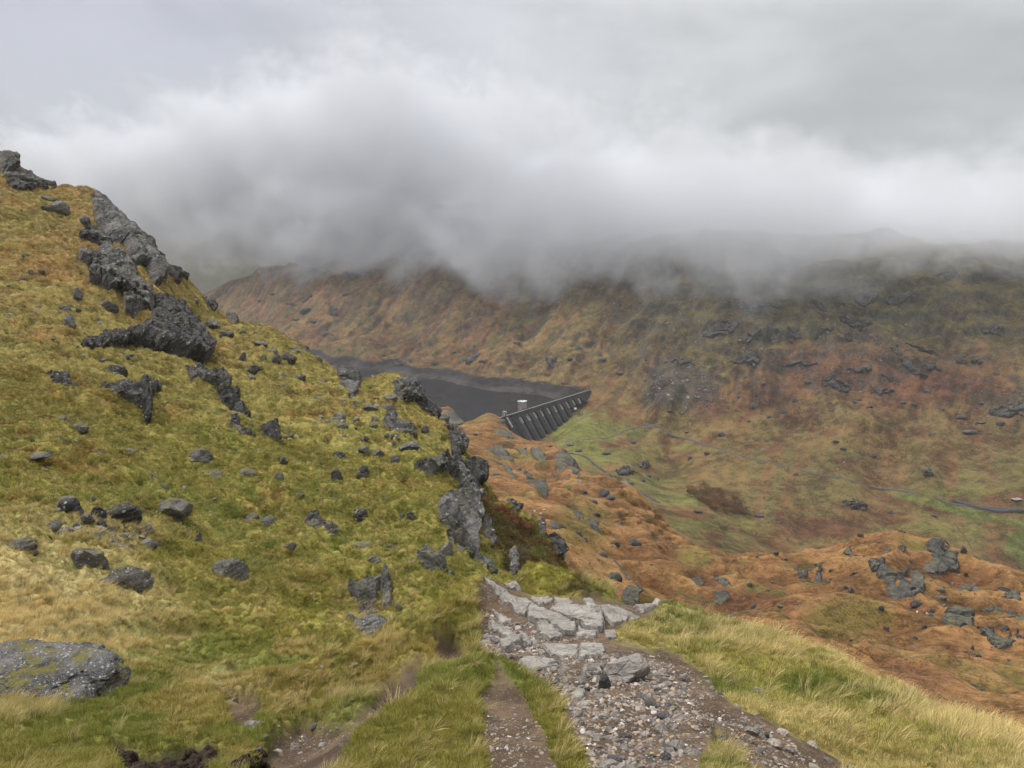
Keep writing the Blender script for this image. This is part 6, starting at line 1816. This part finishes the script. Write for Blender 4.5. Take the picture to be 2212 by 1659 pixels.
# ------------------------------------------------------------------ trees
BARK = mat_plain('bark', (0.09, 0.075, 0.06), (0.17, 0.15, 0.13), 2.0)
def leaf_mat(name, a, b_):
    m, N, b, out = new_mat(name)
    f = N.attr('bl').outputs['Fac']; N.put(b.inputs['Base Color'], N.mix(f, a, b_)); return m
LEAF = [leaf_mat('russet_leaves', (0.085, 0.040, 0.016), (0.24, 0.115, 0.040)), leaf_mat('ochre_leaves', (0.12, 0.07, 0.022), (0.30, 0.18, 0.06)), leaf_mat('dull_leaves', (0.07, 0.055, 0.022), (0.16, 0.12, 0.05))]


def tree_meshes(seed, leafy, nb=9):
    """unit-height tree: tapered trunk with limbs and twigs, and a crown of loose leaf clumps"""
    rg = np.random.default_rng(seed); parts = []
    t = np.linspace(0, 1, 7); tr = np.c_[0.05 * np.sin(t * 4 + seed) * t, 0.05 * np.cos(t * 3 + seed) * t, t * 0.85]
    parts.append(tube(tr, 0.022 * (1 - 0.85 * t) + .002, 6)); tips = [tr[-1]]
    for i in range(nb):
        s = rg.uniform(0.28, 0.8); p = tr[int(s * 6)]; a = i * 2.4 + rg.normal() * .4; L2 = rg.uniform(0.22, 0.42) * (1.15 - 0.6 * s)
        k = np.linspace(0, 1, 5); br = p + np.c_[np.cos(a) * k * L2, np.sin(a) * k * L2, (k * 0.55 + 0.35 * k * k) * L2]
        parts.append(tube(br, 0.009 * (1 - .8 * k) + .0012, 4)); tips += [br[3], br[4]]
        for j in range(4):
            b0_ = br[int(rg.integers(2, 5))]; a2 = a + rg.normal() * .9; l3 = L2 * rg.uniform(.25, .5)
            tw = b0_ + np.c_[np.cos(a2) * k * l3, np.sin(a2) * k * l3, (rg.uniform(.1, .9)) * k * l3]
            parts.append(tube(tw, 0.004 * (1 - .7 * k) + .0008, 3)); tips.append(tw[-1])
    trunk = join(parts)
    if not leafy: return trunk, None
    V, F, bl = [], [], []
    for tp in tips:
        nl = int(rg.integers(10, 22)); q = rg.random(); R = rg.uniform(.05, .11)
        for i in range(nl):
            c = tp + rg.normal(size=3) * R * (1, 1, .8); e1 = rg.normal(size=3); e1 /= np.linalg.norm(e1); e2 = np.cross(e1, rg.normal(size=3)); e2 /= np.linalg.norm(e2)
            sz = rg.uniform(.018, .036); k = len(V); V += [c - e1 * sz, c + e2 * sz * .7, c + e1 * sz, c - e2 * sz * .7]; F.append((k, k + 1, k + 2, k + 3)); bl += [float(np.clip(q + rg.normal() * .2, 0, 1))] * 4
    return trunk, (np.array(V), np.array(F), np.array(bl, np.float32))


TREES = []
for i in range(5):
    tk, lf = tree_meshes(60 + i, True); tm = mesh_np('trunk', *tk, BARK); lms = []
    for j in range(3):
        lm = mesh_np('crown', lf[0], lf[1], LEAF[j], False); a = lm.attributes.new('bl', 'FLOAT', 'POINT'); a.data.foreach_set('value', lf[2]); lms.append(lm)
    TREES.append((tm, lms))
BARE = [mesh_np('trunk', *tree_meshes(80 + i, False, 12)[0], BARK) for i in range(3)]


def plant(sf, px, py, hpx, label, cat='tree', group=None, leaf=0, k=0, name='birch_tree', bare=False, wide=1.0):
    p = hit(sf, px, py); H = hpx / FPX * p[1]; f, h, a, b = SURF[sf]
    p[2] = float(h(np.array([p[0]]), np.array([p[1]]))[0]) - 0.03 * H
    e = empty(name, tuple(p)); e.scale = (H * wide, H * wide, H); e.rotation_euler = (0, 0, float(_rng.uniform(0, 6.28))); tag(e, label, cat, group)
    if bare: obj('trunk', BARE[k % 3], e)
    else: obj('trunk', TREES[k % 5][0], e); obj('crown', TREES[k % 5][1][leaf], e)
    return e


rg = np.random.default_rng(88)
cop = [(1486,1062),(1500,1055),(1518,1050),(1545,1060),(1575,1070),(1605,1088),(1618,1104),(1590,1110),(1560,1106),(1530,1096),(1505,1082)]
cn = 0
for i in range(400):
    q = rg.uniform((1480, 1048), (1622, 1112))
    if in_poly(q[:1], q[1:], cop)[0] > 0:
        plant('V', q[0], q[1] + 5, rg.uniform(15, 24), 'russet birch tree in the copse on the valley floor', 'tree', 'birches of the valley copse', int(rg.choice([0, 0, 1, 2])), cn, wide=1.25); cn += 1
    if cn >= 64: break
for i, (v, x, y, hp, lab, lf, br, w) in enumerate([
    ('2', 1972, 1185, 90, 'thin tree with sparse dark crown on the brow of the orange slope', 2, False, 1.0),
    ('2', 2042, 1225, 60, 'bare little tree on the brow right of the thin dark one', 0, True, 1.0),
    ('2', 2085, 1215, 46, 'small bushy tree on the orange brow, rightmost of three', 0, False, 1.3),
    ('2', 1652, 1100, 66, 'low brown bush under the pale cracked crag', 2, False, 1.5),
    ('2', 1415, 1180, 66, 'bare thorn tree beside the heather bank skyline', 0, True, 1.2),
    ('2', 2172, 1290, 60, 'rounded brown bush beside a rock on the orange slope', 2, False, 1.5),
    ('6', 205, 205, 60, 'dark bush in the cleft of the orange brow', 2, False, 1.5),
    ('6', 255, 215, 62, 'brown leafed tree in the cleft of the orange brow', 0, False, 1.3),
    ('6', 300, 245, 46, 'reddish bush at the lower end of the cleft in the orange brow', 0, False, 1.5),
    ('6', 330, 305, 40, 'grey twiggy bush below the cleft in the orange brow', 2, False, 1.5),
    ('6', 610, 265, 50, 'dark rounded bush by the rocks of the valley side', 2, False, 1.5),
    ('6', 130, 90, 46, 'orange bush among others along the spur brow', 1, False, 1.6),
    ('6', 60, 110, 60, 'tall thin tree on the spur brow at the track', 1, False, 0.9)]):
    (qx, qy), = Q(v, [(x, y)])
    plant('S' if not (v == '6' and i in (10,)) else 'V', qx, qy, hp * VIEWS[v][2], lab, 'tree' if 'tree' in lab else 'bush', None, lf, i, 'tree' if 'tree' in lab else 'bush', br, w)
for i in range(16):
    q = (float(rg.uniform(1330, 1440)), 0); yy = 1068 + (q[0] - 1357) * 0.86 + rg.uniform(-8, 22)
    plant('S', q[0], yy, rg.uniform(10, 20), 'small autumn bush along the brow of the orange spur', 'bush', 'bushes along the spur brow', int(rg.choice([0, 1, 2])), i, 'bush', False, 1.5)
plant('N', 1131, 1232, 72, 'thin grey sapling standing before the dark heather gully', 'tree', None, 0, 0, 'tree', True, 0.7)
plant('N', 1010, 1092, 40, 'bare whippy sapling on the heather bank', 'tree', None, 0, 1, 'tree', True, 0.7)

# ------------------------------------------------------------------ sheep: far off, two or three pixels each
WOOL = mat_plain('wool', (0.62, 0.60, 0.55), (0.74, 0.72, 0.68), 6.0)
FACE = mat_plain('sheep_face', (0.05, 0.045, 0.04), (0.10, 0.09, 0.08), 6.0)


def sheep_mesh():
    import bmesh
    bm = bmesh.new()
    def chain(pts, rads, sides=8):
        v, f = tube(pts, rads, sides); vs = [bm.verts.new(tuple(q)) for q in v]
        for q in f: bm.faces.new([vs[i] for i in q])
        for idx in (range(sides), range(len(v) - sides, len(v))):
            try: bm.faces.new([vs[i] for i in idx])
            except Exception: pass
    chain([(-.55, 0, .60), (-.48, 0, .64), (-.2, 0, .66), (.15, 0, .66), (.42, 0, .68), (.52, 0, .74), (.62, 0, .80), (.72, 0, .74), (.82, 0, .62), (.86, 0, .56)], [.05, .20, .27, .28, .24, .15, .11, .10, .065, .03])
    for x, y in ((-.38, .13), (-.38, -.13), (.32, .12), (.32, -.12)):
        chain([(x, y, .5), (x + (.03 if x < 0 else 0), y, .28), (x, y, .0)], [.075, .04, .035], 6)
    me = bpy.data.meshes.new('sheep'); bm.to_mesh(me); bm.free(); me.materials.append(WOOL)
    me.polygons.foreach_set('use_smooth', [True] * len(me.polygons)); return me


SHEEP = sheep_mesh()
for v, lst, sf, lab, grp in (('C', [(1355,1022),(1432,1035),(1492,1050),(1525,1038),(1612,1012),(1716,1120),(1648,1198),(1655,1417)], 'S', 'white sheep grazing on the orange slope beyond the heather bank', 'sheep on the orange slope'),
                         ('B', [(1390,682)], 'S', 'left one of two white sheep in the green hollow below the knoll cliff', None), ('B', [(1468,692)], 'S', 'right one of two white sheep in the green hollow below the knoll cliff', None),
                         ('4', [(2015,828),(1980,868),(1992,880),(2020,900),(2058,910),(2140,645)], 'V', 'white sheep grazing on the pasture beside the dam', 'sheep on the pasture by the dam')):
    for (x, y) in lst:
        p = hit(sf, *Q(v, [(x, y)])[0]); h = SURF[sf][1]; z = float(h(np.array([p[0]]), np.array([p[1]]))[0])
        o = bpy.data.objects.new('sheep', SHEEP); o.location = (p[0], p[1], z); k = 1.0 if sf == 'S' else 1.2; o.scale = (k, k, k); o.rotation_euler = (0, 0, float(rg.uniform(0, 6.28))); link(o); tag(o, lab, 'sheep', grp)

# ------------------------------------------------------------------ little stream on the moor, and a water sheet added for the gleam on wet rock
WET = mat_plain('stream_water', (0.02, 0.02, 0.022), (0.05, 0.05, 0.05), 1.0, rough=0.15)
FOAM = mat_plain('white_water', (0.6, 0.62, 0.64), (0.75, 0.76, 0.78), 2.0)


EARTH = mat_plain('stream_bank', (0.05, 0.04, 0.028), (0.09, 0.07, 0.045), 0.3)


def stream(name, sf, pts, w, mat, lift=0.12):
    P3 = np.array([hit(sf, *q) for q in pts]); t = np.linspace(0, len(P3) - 1, (len(P3) - 1) * 6 + 1)
    xs = np.interp(t, range(len(P3)), P3[:, 0]); ys = np.interp(t, range(len(P3)), P3[:, 1])
    xs += 0.4 * w * np.sin(t * 5); tx, ty = np.gradient(xs), np.gradient(ys); L2 = np.hypot(tx, ty) + 1e-9
    offs = np.array([-.5, 0, .5]) * w; X = xs[:, None] - (ty / L2)[:, None] * offs; Y = ys[:, None] + (tx / L2)[:, None] * offs
    Z = np.max(SURF[sf][1](X, Y), axis=1)[:, None] + lift + 0 * offs
    o = obj(name, mesh_np(name, np.c_[X.ravel(), Y.ravel(), Z.ravel()], grid_faces(*X.shape), mat)); tag(o, kind='structure')


stream('stream', 'S', Q('6', [(20,440),(55,455),(95,485),(105,520),(135,560),(150,580),(175,620)]), 0.9, WET)
stream('waterfall', 'S', Q('6', [(136,562),(146,574),(153,586)]), 0.55, FOAM, 0.3)
stream('stream', 'V', Q('6', [(830,120),(900,190),(960,250),(1010,290),(1110,330)]), 1.6, EARTH, 0.3)
stream('stream', 'V', [(2060,1130),(2085,1160),(2100,1190),(2140,1215),(2212,1250)], 1.6, EARTH, 0.3)
pm = hit('S', *Q('B', [(2055, 515)])[0])
poly = Q('B', [(2000,492),(2040,490),(2095,505),(2115,520),(2090,528),(2040,518)])
P3 = [hit('S', *q) for q in poly]
me = bpy.data.meshes.new('wet_gleam'); zp = max(float(hS(np.array([p[0]]), np.array([p[1]]))[0]) for p in P3) + .15
me.from_pydata([(p[0], p[1], zp) for p in P3], [], [list(range(len(P3)))]); me.materials.append(bpy.data.materials['reservoir_water']); o = obj('wet_gleam', me); tag(o, kind='structure')
# ------------------------------------------------------------------ say of each lesser rock beside which named rock it lies
bpy.context.view_layer.update()


def place(o):
    p = o.matrix_world.translation; a, b = project(p.x, p.y, p.z); return float(a), float(b)


CUT = (',', ' of the', ' on the', ' below', ' above', ' beside', ' in the', ' in mid', ' at the', ' at its', ' with', ' under', ' from', ' showing', ' standing', ' cut by', ' by the', ' by its', ' to the', ' fading', ' falling', ' descending', ' right of', ' left of', ' running', ' stepping', ' slanting across', ' lying', ' low on', ' high on', ' just', ' between', ' where', ' leaning', ' against', ' half sunk', ' poking', ' tucked', ' sloping', ' facing', ' across', ' near', ' head', ' up ', ' glimpsed', ' alone', ' dropping', ' upslope', ' behind', ' beyond', ' like')


def short(l):
    n = len(l)
    for c in CUT:
        i = l.find(c)
        if i > 0: n = min(n, i)
    return l[:n]


GROUPS = {'rocks of the rubble patch': 'N', 'small rocks in the hillside grass': 'N', 'rocks on the upper slope': 'N', 'rocks among tussocks near the crag': 'N', 'rocks on the orange moor': 'S', 'rocks on the spur': 'S', 'small rocks of the far hillside': 'V'}


def layer(o):
    y = o.location.y
    return 'N' if y < 175 else ('S' if y < 1050 and 'far' not in o.get('group', '') else 'V')


every = [o for o in COL.objects if o.parent is None and o.get('label')]
anch, seen = [], {}
for o in every:
    if o.get('group') or o['category'] not in ('rock outcrop', 'boulder'): continue
    s_ = short(o['label']); s_ = s_.replace('larger ', '').replace('smaller ', '')
    seen[s_] = seen.get(s_, 0) + 1; anch.append((s_, o, layer(o)))
anch = [a + place(a[1]) for a in anch if seen[a[0]] == 1 and 2 <= len(a[0].split()) <= 7]
PLACE = {'N': 'on the near hillside', 'S': 'on the orange moor', 'V': 'on the far hillside'}
todo = {}
for o in every:
    g = o.get('group')
    if g not in GROUPS: continue
    ly = GROUPS[g]; a, b = place(o)
    best = min((q for q in anch if q[2] == ly), key=lambda q: (q[3] - a) ** 2 + 1.6 * (q[4] - b) ** 2)
    dx_, dy_ = a - best[3], b - best[4]; dist = math.hypot(dx_, dy_)
    w_, h_ = o.dimensions.x, max(o.dimensions.z, 1e-6); wp = w_ / o.location.y * FPX
    size = 'tiny' if wp < 13 else ('small' if wp < 24 else 'mid sized')
    shp = 'flat ' if w_ / h_ > 2.1 else ('upright ' if w_ / h_ < 1.0 else '')
    if abs(dx_) > 2.2 * abs(dy_): rel = 'right of' if dx_ > 0 else 'left of'
    elif abs(dy_) > 2.2 * abs(dx_): rel = 'below' if dy_ > 0 else 'above'
    else: rel = ('below and ' if dy_ > 0 else 'above and ') + ('right of' if dx_ > 0 else 'left of')
    todo.setdefault('%s %srock %s the %s' % (size, shp, rel, best[0]), []).append((dist, o))
ORD = ['nearest', 'second nearest', 'third nearest', 'fourth nearest', 'fifth nearest', 'sixth nearest', 'seventh nearest', 'eighth nearest', 'ninth nearest', 'tenth nearest']
for l, lst in todo.items():
    lst.sort(key=lambda q: q[0])
    for i, (d_, o) in enumerate(lst):
        o['label'] = l if len(lst) == 1 else ORD[min(i, 9)] + ' ' + l
